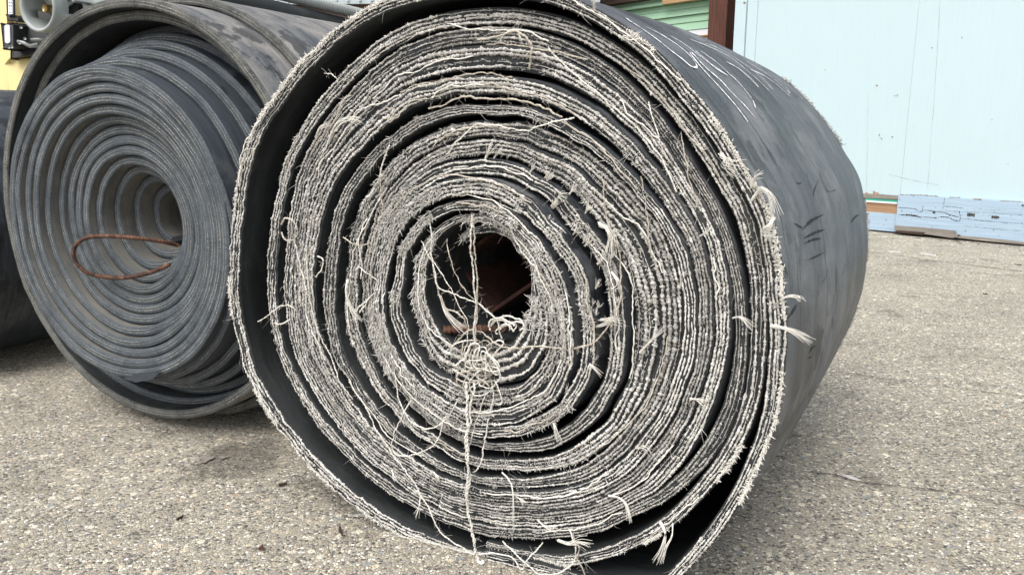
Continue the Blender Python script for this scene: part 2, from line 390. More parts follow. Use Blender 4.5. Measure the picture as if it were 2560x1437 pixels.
# ---- the big frayed roll: front outline traced, laid out on its real plane in space
G0 = ground(1450, 1458)
def PL(x, y): return hit(x, y, G0, A_)
Cw = PL(1190, 725)
def uvof(P): d = P-Cw; return np.array([d@Bv, d[2]])
def gl(x):   # picture height of the ground line of the front plane
    lo, hi = 1200., 1700.
    for _ in range(40):
        m = (lo+hi)/2
        if PL(x, m)[2] > 0: lo = m
        else: hi = m
    return lo
rows = [(x, gl(x)-1, 27) for x in (1213, 1260, 1330, 1400, 1470, 1540)]+[(1600, gl(1600)-6, 30), (1650, gl(1650)-22, 32)]
rows += [(1709,1437,33),(1761,1382,34),(1817,1311,36),(1869,1225,36),(1907,1143,38),(1943,1050,42),(1961,937,44),(1966,820,45),(1961,725,45),(1951,640,45),(1934,554,44),(1908,490,43),(1877,438,42),(1823,345,41),(1742,236,40),(1657,140,38),(1548,56,36),(1485,19,35),(1400,-17,35),(1300,-40,35),(1190,-46,34),(1080,-38,34),(1000,-20,33),(936,3,32),(892,28,31),(842,63,31),(785,113,30),(735,163,30),(691,219,29),(663,257,29),(638,300,28),(613,360,28),(591,438,27),(577,530,27),(570,620,26),(569,725,26),(575,800,26),(592,880,27),(612,940,27),(646,1005,28),(684,1066,29),(740,1140,30),(804,1205,30),(895,1282,31),(1000,1345,32),(1100,1388,32),(1200,1415,32),(1330,1423,32),(1440,1417,32)]
dense_end = len(rows)
rows += [(1500,1406,32),(1642,1346,33),(1773,1230,40),(1851,1122,44),(1894,1010,44),(1911,900,44),(1916,800,45),(1914,725,45),(1190,12,44),(657,725,23),
 (1250,1352,30),(1500,1334,31),(1575,1300,32),(1660,1260,36),(1785,1142,44),(1835,1052,44),(1856,956,38),(1853,725,29),(1190,60,46),(700,725,25),
 (1250,1320,31),(1667,1202,40),(1821,725,40),(1190,110,60),(728,725,26),
 (1250,1288,31),(1639,1174,40),(1778,725,36),(1190,186,50),(756,725,29),
 (1250,1256,30),(1611,1146,39),(1738,725,32),(1190,261,27),(803,725,30),
 (1250,1222,25),(1583,1118,46),(1702,725,60),(1190,303,42),(850,725,38),
 (1250,1180,27),(1549,1084,52),(1640,725,66),(1190,350,40),(893,725,32),
 (1250,1133,23),(1501,1036,44),(1554,725,40),(1190,397,40),(928,725,23),
 (1250,1090,30),(1455,990,36),(1485,725,34),(1190,441,46),(952,725,23),
 (1250,1060,42),(1421,956,40),(1432,725,35),(1190,497,27),(986,725,27),
 (1250,1015,44),(1390,925,40),(1395,725,34),(1190,530,22),(1031,725,33),
 (1250,966,88),(1355,890,88),(1360,725,34),(1300,605,30),(1190,558,24),(1125,600,14)]
ro, ri, ph = [], [], []
last = None
for x, y, th in rows:
    q = uvof(PL(x, y)); d = np.array([1190-x, 725-y], float); d /= np.linalg.norm(d); q2 = uvof(PL(x+d[0]*th, y+d[1]*th))
    a = math.atan2(q[1], q[0])
    if last is None: last = a
    while a < last-.3: a += 2*math.pi
    if a < last+.001: a = last+.001
    last = a; ph.append(a); ro.append(np.hypot(*q)); ri.append(np.hypot(*q2))
ph = np.array(ph); ro = np.array(ro); ri = np.array(ri)
# closed reference outline
NT = 1440
i0 = next(i for i, r in enumerate(rows) if r[:2] == (1961, 725)); a0 = ph[i0]
sel = [i for i in range(len(rows)) if a0-1e-6 <= ph[i] <= a0+2*math.pi-.35 and i < dense_end+3]
pa = ph[sel]; pr = ro[sel]; pa = np.r_[pa, pa[0]+2*math.pi]; pr = np.r_[pr, pr[0]]
pg = np.linspace(pa[0], pa[-1], 361)[:-1]; rg = hermite(pg, pa, pr)
kern = np.hanning(15); kern /= kern.sum(); rg = np.convolve(np.r_[rg[-7:], rg, rg[:7]], kern, 'valid')
def ref(a): return np.interp((a-pg[0]) % (2*math.pi), np.r_[pg-pg[0], 2*math.pi], np.r_[rg, rg[0]])
phi = np.arange(ph[0], ph[-1], 2*math.pi/NT)
fo = hermite(phi, ph, ro/ref(ph)); fi = hermite(phi, ph, ri/ref(ph))
Ro = fo*ref(phi); Ri = fi*ref(phi)
for j in range(NT, len(phi)):                       # wraps never cut into each other
    lim = Ri[j-NT]-.0012
    if Ro[j] > lim: Ro[j] = lim
    Ri[j] = min(Ri[j], Ro[j]-.009)
def warp(u, v, r):
    am = np.clip((.47-r)/.25, .15, 1)*.0030
    n1 = vnoise2(u*26, v*26, 1)+.5*vnoise2(u*60, v*60, 2); n2 = vnoise2(u*26, v*26, 5)+.5*vnoise2(u*60, v*60, 6)
    return u+am*n1, v+am*n2
def plane_pt(r, a, wob=True):
    u = r*np.cos(a); v = r*np.sin(a)
    if wob: u, v = warp(u, v, r)
    P = Cw+u[..., None]*Bv+v[..., None]*Z_
    P[..., 2] = np.maximum(P[..., 2], .0015)
    return P
turn = (phi-a0)/(2*math.pi)                          # 0 at the outermost right side
BD = rad(31); D_ = np.array([math.sin(BD), math.cos(BD), 0])
topness = np.clip(np.sin(phi), 0, 1)
nz = np.array([0, 0, .030, .034, .026, .010, -.004, .003, -.003, .004, -.005, .0, .012, .02, .03, .03])
W0 = np.interp(turn+.0, np.arange(-1, 15), nz)*(.35+.65*topness)
arc = np.r_[0, np.cumsum(np.hypot(np.diff(Ro*np.cos(phi)), np.diff(Ro*np.sin(phi))))]
W0 = W0+np.interp(turn, [4.3, 5.3, 6.4, 7.6, 8.3, 10, 12, 13], [0, .004, .010, .012, -.006, -.014, -.004, .02])
W0 = W0+.0022*vnoise(arc*30, 3)+.0012*vnoise(arc*140, 4)
W0 = W0-W0.min()*0
Po = plane_pt(Ro, phi); Pi = plane_pt(Ri, phi)
base = ground(1500, 1458)
roll1 = thing('conveyor_belt_roll', 'largest rolled rubber conveyor belt with white frayed cut end facing the viewer', 'belt roll', (Cw[0], Cw[1], 0), 'conveyor belt rolls lying on the concrete')
LEN = .93
def bulge1(s, a): return .0022*vnoise2(s*5, np.full_like(s, a*6), 9)*min(1, a*5)+.010*math.sin(math.pi*a)-.012*a
belt1, BVt, BQ, BF = belt_solid('belt', Po, Pi, W0, LEN/math.cos(BD-AX), D_, [M_inner, M_barrel, M_inner], roll1, arc, bulge=bulge1)

# frayed plies: a bumpy cord along every fabric ply plus many small tufts
FR = -A_
NP = 4
def interp_at(s): return np.interp(s, arc, phi), np.interp(s, arc, Ro), np.interp(s, arc, Ri), np.interp(s, arc, W0)
def strip_tubes(S0, step, k, radf, seed, name, prot, side=0):
    s = np.arange(.004, arc[-1]-.004, step); VV = []; QQ = []; TT = []; off = 0
    a, o, i, w0 = interp_at(s)
    for p in range(NP):
        f = (p+.62)/(NP+.24); pitch = (o-i)/NP
        f = f+.10*vnoise(s*55, seed+p*7)/NP+.22*vnoise(s*9, seed+p*13)/NP
        r = o+(i-o)*f
        r_ = pitch*radf*(.80+.34*vnoise(s*470, seed+p)+.22*vnoise(s*190, seed+p+70)+.24*vnoise(s*30, seed+p+50))
        # places where the rubber skin still covers the ply
        cov = vnoise(s*6.5, seed+p*3+80); r_ = np.where(cov > .60, r_*.2, r_)*(1+.28*vnoise(s*.9, 61))
        r_ = np.maximum(r_, .0004)
        c = plane_pt(r, a)+FR*(prot+.0018*vnoise(s*90, seed+p+20))[:, None]+D_*w0[:, None]
        er = np.cos(a)[:, None]*Bv+np.sin(a)[:, None]*Z_
        q = np.arange(k)*2*math.pi/k+.3
        ring = c[:, None]+(r_[:, None]*(1+.55*RG.uniform(-1, 1, (len(s), k))))[..., None]*(np.cos(q)[None, :, None]*er[:, None]+np.sin(q)[None, :, None]*FR)
        VV.append(ring.reshape(-1, 3)); n = len(s)
        ii = np.arange(n-1)[:, None]; jj = np.arange(k)[None]; j2 = (jj+1) % k
        QQ.append(off+np.stack([ii*k+jj, (ii+1)*k+jj, (ii+1)*k+j2, ii*k+j2], -1).reshape(-1, 4)); off += n*k
        TT.append((np.repeat(np.clip(.74+.10*np.clip((np.interp(s, arc, turn)-7)/2, 0, 1)+.28*RG.uniform(-1, 1, n)+.30*vnoise(s*6, seed+p+33)+.34*vnoise(s*1.15, 62)-.22*np.clip((8-np.interp(s, arc, turn))/6, 0, 1)*np.clip(np.sin(a), 0, 1), 0, 1), k).reshape(n, k)*RG.uniform(.6, 1.15, (n, k))).clip(0, 1).ravel())  # outer wraps greyed towards the top: dirt, with some shade put into the tint
    return mesh(name, np.vstack(VV), np.vstack(QQ), M_fray, roll1, True, tint=np.concatenate(TT))
def tufts(name, s, f, length, r0, spread, tang, seed, origin_out=.0015, droop=.3, mt=None, parent=None, seg=3):
    """short bent yarn ends; s arc position, f fraction across the belt (0 outer cover)"""
    n = len(s); a, o, i, w0 = interp_at(s); r = o+(i-o)*f
    P = plane_pt(r, a)+D_*w0[:, None]+FR*origin_out
    er = np.cos(a)[:, None]*Bv+np.sin(a)[:, None]*Z_; et = -np.sin(a)[:, None]*Bv+np.cos(a)[:, None]*Z_
    d = FR*RG.uniform(.35, 1, n)[:, None]+er*(RG.normal(0, spread, n))[:, None]+et*(RG.normal(tang, spread*1.1, n))[:, None]
    d /= np.linalg.norm(d, axis=1)[:, None]
    bend = er*RG.normal(0, .6, n)[:, None]+et*RG.normal(tang, .7, n)[:, None]-Z_*droop
    pts = []
    for q in range(seg+1):
        t = q/seg; pts.append(P+(d*t+bend*t*t*.85)*length[:, None])
    pts = np.stack(pts, 1)
    T = pts[:, -1]-pts[:, 0]; T /= np.linalg.norm(T, axis=1)[:, None]+1e-9
    N1 = np.cross(T, RG.normal(0, 1, (n, 3))); N1 /= np.linalg.norm(N1, axis=1)[:, None]+1e-9; N2 = np.cross(T, N1)
    k = 3; q = np.arange(k)*2*math.pi/k
    taper = np.array([1, .95, .75, .18]) if seg == 3 else np.linspace(1, .15, seg+1)
    ring = pts[:, :, None]+(r0[:, None]*taper)[:, :, None, None]*(np.cos(q)[None, None, :, None]*N1[:, None, None]+np.sin(q)[None, None, :, None]*N2[:, None, None])
    V = ring.reshape(-1, 3); m = (seg+1)*k
    bb = (np.arange(n)*m)[:, None, None]; ii = np.arange(seg)[None, :, None]*k; jj = np.arange(k)[None, None]; j2 = (jj+1) % k
    Q = np.stack([bb+ii+jj, bb+ii+j2, bb+ii+k+j2, bb+ii+k+jj], -1).reshape(-1, 4)
    ti = np.repeat(np.clip(RG.normal(.72, .26, n)+.12*np.clip((np.interp(s, arc, turn)-7)/2, 0, 1)+.30*vnoise(s*1.15, 62)+.2*vnoise(s*9, 63)-.22*np.clip((8-np.interp(s, arc, turn))/6, 0, 1)*np.clip(np.sin(a), 0, 1), 0, 1), m)  # same duller top on the tufts, part dirt and part painted shade
    return mesh(name, V, Q, mt or M_fray, parent or roll1, True, tint=ti)
strip_tubes(0, .0014, 6, .30, 5, 'fabric_ply', .0004)
NTU = 74000
s = RG.uniform(.003, arc[-1]-.003, NTU); p = RG.integers(0, NP, NTU)
turn_s = np.interp(s, arc, turn)
pitch = (np.interp(s, arc, Ro)-np.interp(s, arc, Ri))/NP
f = (p+.62)/(NP+.24)+.10*vnoise(s*55, 5)+RG.normal(0, .075, NTU)/NP+.22*vnoise(s*9, 5+13)/NP*0
innerw = np.clip((turn_s-6)/3, 0, 1)*np.clip((12-turn_s)/1, .4, 1)
L = RG.uniform(.4, 1.05, NTU)*(.0023+.0024*innerw)*(1+.9*np.maximum(vnoise(s*7, 44), 0))*(1+1.1*np.maximum(vnoise(s*.55, 45), 0))
keep = (vnoise(s*16, 46)+.5*vnoise(s*2.3, 47) > -.35) & ((turn_s > 6.5) | (RG.uniform(0, 1, NTU) < .5)); s, f, L = s[keep], f[keep], L[keep]; innerw = innerw[keep]; NTU = len(s)
tufts('frayed_edge', s, f, L, RG.uniform(.0003, .0008, NTU)*(1+.25*innerw), .50, .2, 1)
# longer wisps
NW = 900
s = RG.uniform(.003, arc[-1]-.003, NW); s = np.where(RG.uniform(0, 1, NW) < .45, np.round(s*6)/6+RG.normal(0, .006, NW), s); s = np.clip(s, .004, arc[-1]-.004)
tufts('fibre_wisps', s, RG.uniform(.1, .9, NW), RG.uniform(.006, .020, NW), RG.uniform(.0002, .0004, NW), .6, .2, 2, droop=.5, mt=M_thread, seg=5)
# fringe along the outer cover's edge
a_s = arc[np.searchsorted(turn, -.12)]; a_e = arc[np.searchsorted(turn, 1.0)]
NF = 11000; s = RG.uniform(a_s, a_e, NF); s = s[vnoise(s*17, 72)+.6*vnoise(s*3, 73) > -.1]; NF = len(s)
tufts('edge_fringe', s, RG.normal(.12, .07, NF), RG.uniform(.0012, .0034, NF)*(1+1.0*np.maximum(vnoise(s*9, 71), 0)), RG.uniform(.0005, .0011, NF), .8, .1, 3, mt=M_thread)
# back rim fringe
NBK = 6500; s = RG.uniform(a_s, a_e, NBK); s = s[vnoise(s*14, 74) > -.25]; NBK = len(s); a, o, i, w0 = interp_at(s)
Pb = plane_pt(o-.012-.004*RG.uniform(0, 1, NBK), a)+D_*(LEN/math.cos(BD-AX))
er = np.cos(a)[:, None]*Bv+np.sin(a)[:, None]*Z_
d = er*RG.uniform(.2, 1, NBK)[:, None]+RG.normal(0, .5, (NBK, 3))+D_*.4; Lb = RG.uniform(.001, .0035, NBK)*(1+1.2*np.maximum(vnoise(s*12, 5), 0))
pts = np.stack([Pb, Pb+d*Lb[:, None]*.6, Pb+d*Lb[:, None]+RG.normal(0, .002, (NBK, 3))], 1)
nn = np.array([[1, 0, 0], [-.5, 0, .87], [-.5, 0, -.87]])
ring = pts[:, :, None]+nn[None, None]*np.array([.0013, .0011, .0005])[None, :, None, None]
bb = (np.arange(NBK)*9)[:, None, None]; ii = np.arange(2)[None, :, None]*3; jj = np.arange(3)[None, None]; j2 = (jj+1) % 3
mesh('back_fringe', ring.reshape(-1, 3), np.stack([bb+ii+jj, bb+ii+j2, bb+ii+3+j2, bb+ii+3+jj], -1).reshape(-1, 4), M_fray, roll1, tint=np.repeat(RG.uniform(.3, 1, NBK), 9))

# square steel core
cc = hit(1240, 674, G0+D_*.12, A_); ang = rad(36)
e1 = math.cos(ang)*Bv+math.sin(ang)*Z_; e2 = -math.sin(ang)*Bv+math.cos(ang)*Z_; hs_, tk = .059, .0035
mb = MB()
for sgn, p_, q_ in ((1, e1, e2), (-1, e1, e2), (1, e2, e1), (-1, e2, e1)):
    ext = hs_ if p_ is e1 else hs_-tk*2
    mb.box(cc+p_*sgn*(hs_-tk)+D_*.33, p_*tk, q_*(hs_ if p_ is e1 else hs_-2*tk-.0005), D_*.33)
mb.out('steel_core', M_rustd, roll1, bevel=.002)
mb = MB(); mb.box(cc+D_*.64, e1*(hs_-.015), e2*(hs_-.015), D_*.004); mb.out('core_shade_plate', M_inner, roll1)  # added black plate, its colour stands in for the shade inside the tube

# loose threads
def thread(pts, r=.0013, lift=.012, tw=230, fz=0, name='loose_thread', mt=None, lifts=None):
    r = r*(random.uniform(.5, .8) if name != 'hanging_cord' else .85)
    n0 = len(pts); lf = lifts if lifts is not None else [lift*(.35 if k in (0, n0-1) else 1) for k in range(n0)]
    P3 = [PL(x, y) for x, y in pts]; P3 = [p+(CAM-p)/np.linalg.norm(CAM-p)*l for p, l in zip(P3, lf)]
    ln = sum(np.linalg.norm(P3[i+1]-P3[i]) for i in range(n0-1)); n = max(12, int(ln/.0022))
    C = smoothline(P3, n); k = np.arange(n); sd_ = random.randint(0, 999); am = .0012
    C = C+np.stack([vnoise(k*.28, sd_), vnoise(k*.28, sd_+1), vnoise(k*.28, sd_+2)], 1)*am+np.stack([vnoise(k*.07, sd_+3), vnoise(k*.07, sd_+4), vnoise(k*.07, sd_+5)], 1)*am*1.8
    C[:, 2] = np.maximum(C[:, 2], .003)
    T = np.gradient(C, axis=0); T /= np.linalg.norm(T, axis=1)[:, None]+1e-9
    N1 = np.cross(T, A_); N1 /= np.linalg.norm(N1, axis=1)[:, None]+1e-9; N2 = np.cross(T, N1)
    sl = np.linspace(0, ln, n)*tw*2.4; mbt = MB(); rr = r*(1+.32*vnoise(k*.5, sd_+9)+.25*vnoise(k*.09, sd_+8))
    for q in (0, math.pi):
        mbt.tube(C+(np.cos(sl+q)[:, None]*N1+np.sin(sl+q)[:, None]*N2)*(r*.75), rr*.8, 5)
    if fz:
        for _ in range(int(fz*ln/.01)):
            j = random.randrange(n-1); v = RG.normal(0, 1, 3); v /= np.linalg.norm(v); l = random.uniform(.004, .014)
            m1 = C[j]+v*l*.5; mbt.tube([C[j], m1, m1+(v+RG.normal(0, .6, 3))*l*.5], .00018, 3, caps=False)
    return mbt.out(name, mt or M_thread, roll1, True)
def z6(L): return [(900+x/3.194, 450+y/3.194) for x, y in L]
def z7(L): return [(900+x/2.4475, 850+y/2.4475) for x, y in L]
def z3(L): return [(560+x/3.194, y/3.194) for x, y in L]
TH = [
 (z6([(905,270),(885,400),(882,560),(905,700),(915,850),(925,1000),(920,1150),(915,1300),(905,1400)]), .0014, .022),
 (z6([(900,270),(912,400),(908,560),(925,700),(938,850),(932,1000),(928,1150),(930,1300),(935,1400)]), .0014, .024),
 (z6([(555,300),(570,450),(575,600),(600,760),(620,850),(720,900),(800,930),(860,950),(930,985),(1010,1050),(1090,1120),(1130,1270)]), .0014, .02),
 (z6([(480,480),(560,620),(640,740),(720,870),(780,980),(830,1080),(865,1170),(850,1300),(820,1430)]), .0011, .018),
 (z6([(690,470),(700,600),(750,740),(830,870),(930,970),(1010,1040),(1080,1100),(1110,1170)]), .0011, .012),
 (z6([(575,670),(610,830),(650,950),(680,1020),(760,1060),(830,1110),(860,1180)]), .0016, .02),
 (z6([(730,1330),(790,1260),(860,1200),(920,1190),(990,1215),(1080,1290),(1180,1335),(1300,1345),(1450,1325),(1600,1335),(1750,1335),(1880,1290),(1950,1220),(2010,1120),(2060,1000),(2090,850),(2070,620),(2010,420),(1960,220),(1930,0)]), .0013, .016),
 (z6([(930,0),(1050,130),(1150,210),(1290,265),(1430,290),(1560,350),(1640,420)]), .0012, .008),
 (z6([(1100,100),(1160,270),(1230,450),(1330,600),(1440,730),(1520,900),(1590,1050),(1640,1200)]), .0012, .007),
 (z6([(1430,760),(1500,860),(1560,960),(1600,1080)]), .001, .006),
 (z6([(0,690),(60,750),(130,800),(160,850)]), .001, .01), (z6([(160,860),(90,930),(30,1020),(0,1050)]), .0013, .01),
 (z6([(100,500),(40,525),(-40,515),(-130,470)]), .0012, .012),
 (z6([(150,-50),(170,100),(175,250),(130,420),(100,600),(90,800),(100,1000),(150,1200),(220,1400)]), .001, .007),
 (z7([(195,0),(210,120),(222,250),(250,380),(300,480),(380,530),(470,520),(540,470),(590,400),(610,320)]), .0013, .016),
 (z7([(350,330),(280,440),(220,540),(195,640),(215,700),(280,705),(370,685),(440,650),(490,570),(520,480),(600,420)]), .0013, .016),
 (z7([(0,350),(90,520),(200,700),(310,830),(370,960),(430,1060),(500,1180),(590,1260),(700,1305),(830,1310),(910,1320),(970,1380),(1000,1430)]), .0013, .012),
 (z7([(880,1235),(960,1310),(1020,1370),(1090,1430),(1200,1425),(1280,1380),(1320,1300),(1310,1230),(1280,1150)]), .0013, .013),
 (z7([(1110,1240),(1060,1300),(1010,1370),(985,1430)]), .0012, .012),
 (z7([(1300,1180),(1330,1270),(1320,1340),(1360,1400),(1380,1440)]), .0013, .013),
 (z7([(770,290),(750,400),(700,500),(680,600),(660,660)]), .0013, .018),
 (z7([(810,240),(820,330),(800,420),(770,540),(755,640),(750,720),(720,790),(690,800)]), .0012, .018),
 (z7([(820,240),(850,310),(870,380),(850,400),(800,370)]), .0013, .02),
 (z7([(640,0),(620,90),(600,180),(600,270),(630,310),(655,380),(680,400),(720,440),(790,450),(800,400)]), .0012, .02),
 (z7([(560,60),(580,30),(640,10),(720,0)]), .0012, .015),
 (z3([(1780,200),(1950,225),(2100,245),(2300,240),(2440,255),(2600,330)]), .0012, .006),
 (z3([(2010,330),(2150,300),(2260,270),(2330,255),(2400,300),(2445,360),(2460,450),(2450,570)]), .0015, .012),
 (z3([(2200,340),(2240,270),(2320,250),(2360,300),(2380,340)]), .0014, .012),
 (z3([(2090,345),(2250,355),(2450,380),(2700,430),(2900,480)]), .0014, .006),
 (z3([(790,575),(850,590),(895,625),(905,680)]), .001, .008),
 (z3([(1010,750),(930,830),(880,950),(820,1050),(740,1130),(690,1210)]), .0014, .008),
 (z3([(1300,860),(1370,880),(1340,930),(1280,950)]), .0012, .01),
 (z3([(760,1420),(780,1300),(880,1160),(990,1010),(1080,900),(1200,840),(1320,790),(1420,750)]), .0015, .007),
 (z3([(1400,740),(1560,680),(1700,640),(1850,610),(2000,595),(2150,600),(2300,620)]), .0014, .004),
 (z3([(1640,870),(1760,850),(1850,800),(1950,775),(2100,790),(2250,800),(2400,820),(2550,870),(2700,950)]), .0016, .005),
 (z3([(1780,1230),(1860,1140),(1960,1050),(2040,995),(2150,1000),(2300,1035),(2430,1035),(2550,990),(2720,950),(2800,940)]), .0015, .015),
 (z3([(1250,1420),(1260,1330),(1290,1230),(1320,1160)]), .0018, .008),
 ([(1368,120),(1430,180),(1480,225),(1540,275),(1590,320)], .0014, .005),
 ([(1590,320),(1640,370),(1670,430),(1690,480)], .0012, .006),
 ([(1622,255),(1632,300),(1650,350),(1672,400)], .0012, .01),
 ([(735,600),(748,650),(765,720),(770,800),(790,850),(815,900)], .0013, .008),
 ([(770,610),(765,660),(772,740),(790,820),(820,880),(850,950),(880,1000)], .0013, .008),
 ([(645,806),(668,790),(695,768),(722,765),(742,775)], .0012, .014), ([(682,806),(705,808),(728,797)], .0012, .012),
 ([(885,790),(895,770),(912,755),(926,740)], .0012, .01), ([(700,560),(712,548),(730,552),(742,575),(735,600),(712,600),(702,580)], .0014, .014),
 ([(790,690),(803,670),(806,650),(795,640)], .0012, .01),
 ([(1700,330),(1720,420),(1745,520)], .0011, .004), ([(1600,440),(1620,540),(1626,640)], .0011, .004),
]
for pts, r, lf in TH: thread(pts, r, lf, fz=1.6, mt=random.choice([M_thread, M_thread, M_thread2]))
for q in range(38):
    s0 = random.uniform(.5, arc[-1]-.5) if q % 3 else random.uniform(arc[-1]*.6, arc[-1]-.3); ln_ = random.uniform(.06, .30); ss = np.linspace(s0, s0+ln_, 9); a_q, o_q, i_q, w_q = interp_at(ss)
    fr = random.uniform(.05, .95)+np.cumsum(RG.normal(0, .10, 9)); rq = o_q+(i_q-o_q)*fr; Pq = plane_pt(rq, a_q)+D_*w_q[:, None]+FR*(.0035+.003*np.abs(np.sin(np.linspace(0, 3.1, 9))))[:, None]
    n = max(12, int(ln_/.0022)); Cq = smoothline(Pq, n); kq = np.arange(n); Cq = Cq+np.stack([vnoise(kq*.3, q), vnoise(kq*.3, q+1), vnoise(kq*.3, q+2)], 1)*.0011; Cq[:, 2] = np.maximum(Cq[:, 2], .003)
    MB().tube(Cq, .0010*(1+.35*vnoise(kq*.8, q+7)), 6).out('loose_thread', random.choice([M_thread, M_thread, M_thread2]), roll1, True)
# rope hanging from the tangle
thread(z7([(650,260),(655,360),(650,450),(662,520),(655,600),(650,700),(668,800),(672,880),(650,960),(662,1060),(680,1140),(700,1230),(712,1310),(730,1380),(748,1440),(750,1480)]), .0021, .022, 150, 1.5, name='hanging_cord')
thread(z7([(690,250),(700,330),(665,420),(672,500),(648,570),(660,660),(655,740),(660,830),(655,930),(650,1010),(672,1100)]), .0017, .026, 180, 1.2, name='hanging_cord')
# tangle: loops wound about a centre
for q in range(13):
    cx_, cy_ = 1200+random.uniform(-26, 28), 905+random.uniform(-22, 50); R1 = random.uniform(12, 46); R2 = random.uniform(8, 30); a1 = random.uniform(0, 6.28); rot = random.uniform(-1.4, 1.4)
    pts = []; m_ = random.randint(7, 13)
    for k in range(m_):
        a = a1+k*.62; g_ = 1+.35*math.sin(k*1.3+q); x = R1*g_*math.cos(a); y = R2*g_*math.sin(a)+12*math.sin(1.7*a+q)
        pts.append((cx_+x*math.cos(rot)-y*math.sin(rot), cy_+x*math.sin(rot)+y*math.cos(rot)))
    thread(pts, .0013, .014+.012*(q % 3), fz=1.5, name='tangle_loop', mt=random.choice([M_thread, M_thread2]))
for q in range(7):                                   # wad of yarn in the bottom of the hole
    cx_, cy_ = 1262+random.uniform(-22, 22), 818+random.uniform(-8, 10); R1 = random.uniform(18, 48); a1 = random.uniform(2.5, 3.6)
    thread([(cx_+R1*math.cos(a1+k*.5), cy_+R1*.55*math.sin(a1+k*.5)+4*math.sin(k+q)) for k in range(8)], .0014, -.004, fz=.6, name='tangle_loop')
# heavy curls at the right rim and fluffy yarn ends
def yarn_end(pts, n, spread, lift=.014, name='yarn_tuft', r=.0007):
    P3 = [PL(x, y) for x, y in pts]; P3 = [p+(CAM-p)/np.linalg.norm(CAM-p)*lift for p in P3]; P3[0] = PL(*pts[0])
    C = smoothline(P3, 9); mbt = MB()
    for _ in range(n):
        o1 = RG.normal(0, 1, 3)*spread; o2 = RG.normal(0, 1, 3)*spread*2.2; t = np.linspace(0, 1, 9)[:, None]
        mbt.tube(C+o1*.5+(o2-o1)*t**1.6, np.linspace(r, r*.3, 9), 4, caps=False)
    return mbt.out(name, M_thread, roll1, True)
YE = [([(1877,470),(1890,440),(1905,433)], 8, .001), ([(1880,500),(1905,472),(1925,490),(1932,520),(1935,545)], 14, .0022), ([(1935,545),(1925,565),(1910,575),(1912,590),(1935,590)], 14, .0024),
 ([(1930,815),(1960,820),(1990,832),(2020,850)], 16, .0018), ([(1950,748),(1975,740),(1995,742),(2004,750)], 10, .001), ([(1832,795),(1848,792),(1862,800),(1880,818)], 8, .001),
 ([(1750,590),(1765,583),(1775,570)], 8, .001), ([(1700,720),(1705,690),(1718,682)], 6, .001),
 ([(1521,1238),(1550,1245),(1568,1265),(1578,1305)], 12, .0014), ([(1650,1305),(1662,1330),(1655,1370),(1640,1400)], 12, .0016), ([(1682,1308),(1680,1340),(1664,1370),(1655,1400)], 8, .001),
 ([(1395,1350),(1420,1358),(1450,1352),(1475,1358)], 12, .0022), ([(1370,1045),(1385,1060),(1392,1085),(1398,1100)], 10, .0012), ([(1465,905),(1480,915),(1500,938)], 10, .0014),
 ([(1530,680),(1545,700),(1550,712),(1540,720)], 10, .0015), ([(1500,800),(1520,798),(1545,796)], 16, .002), ([(1498,560),(1520,575),(1530,600),(1528,640)], 22, .003), ([(1475,820),(1500,815),(1532,803)], 14, .002),
 ([(1600,880),(1625,855),(1660,820)], 8, .0015), ([(1215,395),(1222,375),(1228,358)], 16, .0024), ([(1235,395),(1245,380),(1256,372)], 10, .0015), ([(1390,500),(1400,488),(1412,492)], 12, .002),
 ([(870,700),(865,730),(880,770),(900,800)], 14, .0016), ([(1100,740),(1115,780),(1140,810),(1160,825)], 16, .002), ([(820,360),(840,310),(870,295),(900,300)], 14, .0018), ([(790,345),(800,320),(825,310)], 12, .0014),
 ([(700,1410),(715,1418),(735,1404)], 2, .001), ([(1485,22),(1484,5),(1482,-8)], 16, .0014), ([(1560,90),(1575,96),(1598,90)], 12, .002), ([(1345,1300),(1365,1318),(1390,1322)], 10, .0015),
 ([(1290,1240),(1305,1250),(1312,1262)], 9, .0012), ([(1085,1180),(1093,1192),(1092,1204)], 9, .0012), ([(980,1175),(985,1195),(990,1200)], 7, .0012), ([(1050,1240),(1048,1265),(1040,1290)], 7, .0012),
 ([(1255,1180),(1280,1215),(1285,1330)], 5, .0012), ([(1595,1120),(1612,1116),(1620,1130)], 10, .002), ([(1725,997),(1745,998),(1765,1010)], 9, .0014), ([(1803,385),(1815,400),(1812,412),(1835,420)], 22, .003)]
for pts, n, sp in YE:
    if pts[0] == (700, 1410): continue
    yarn_end(pts, n, sp)
for q in range(42):                                  # small feathery tufts along the fluffy inner wraps
    k = random.uniform(-1.2, 1.3); rr_ = random.choice([255, 300, 318, 355]); x = 1190+rr_*math.cos(k)*random.uniform(.97, 1.03)*.98; y = 730+rr_*math.sin(k)*.92
    yarn_end([(x, y), (x+6, y-8), (x+9, y-17)], 9, .0014, .008)

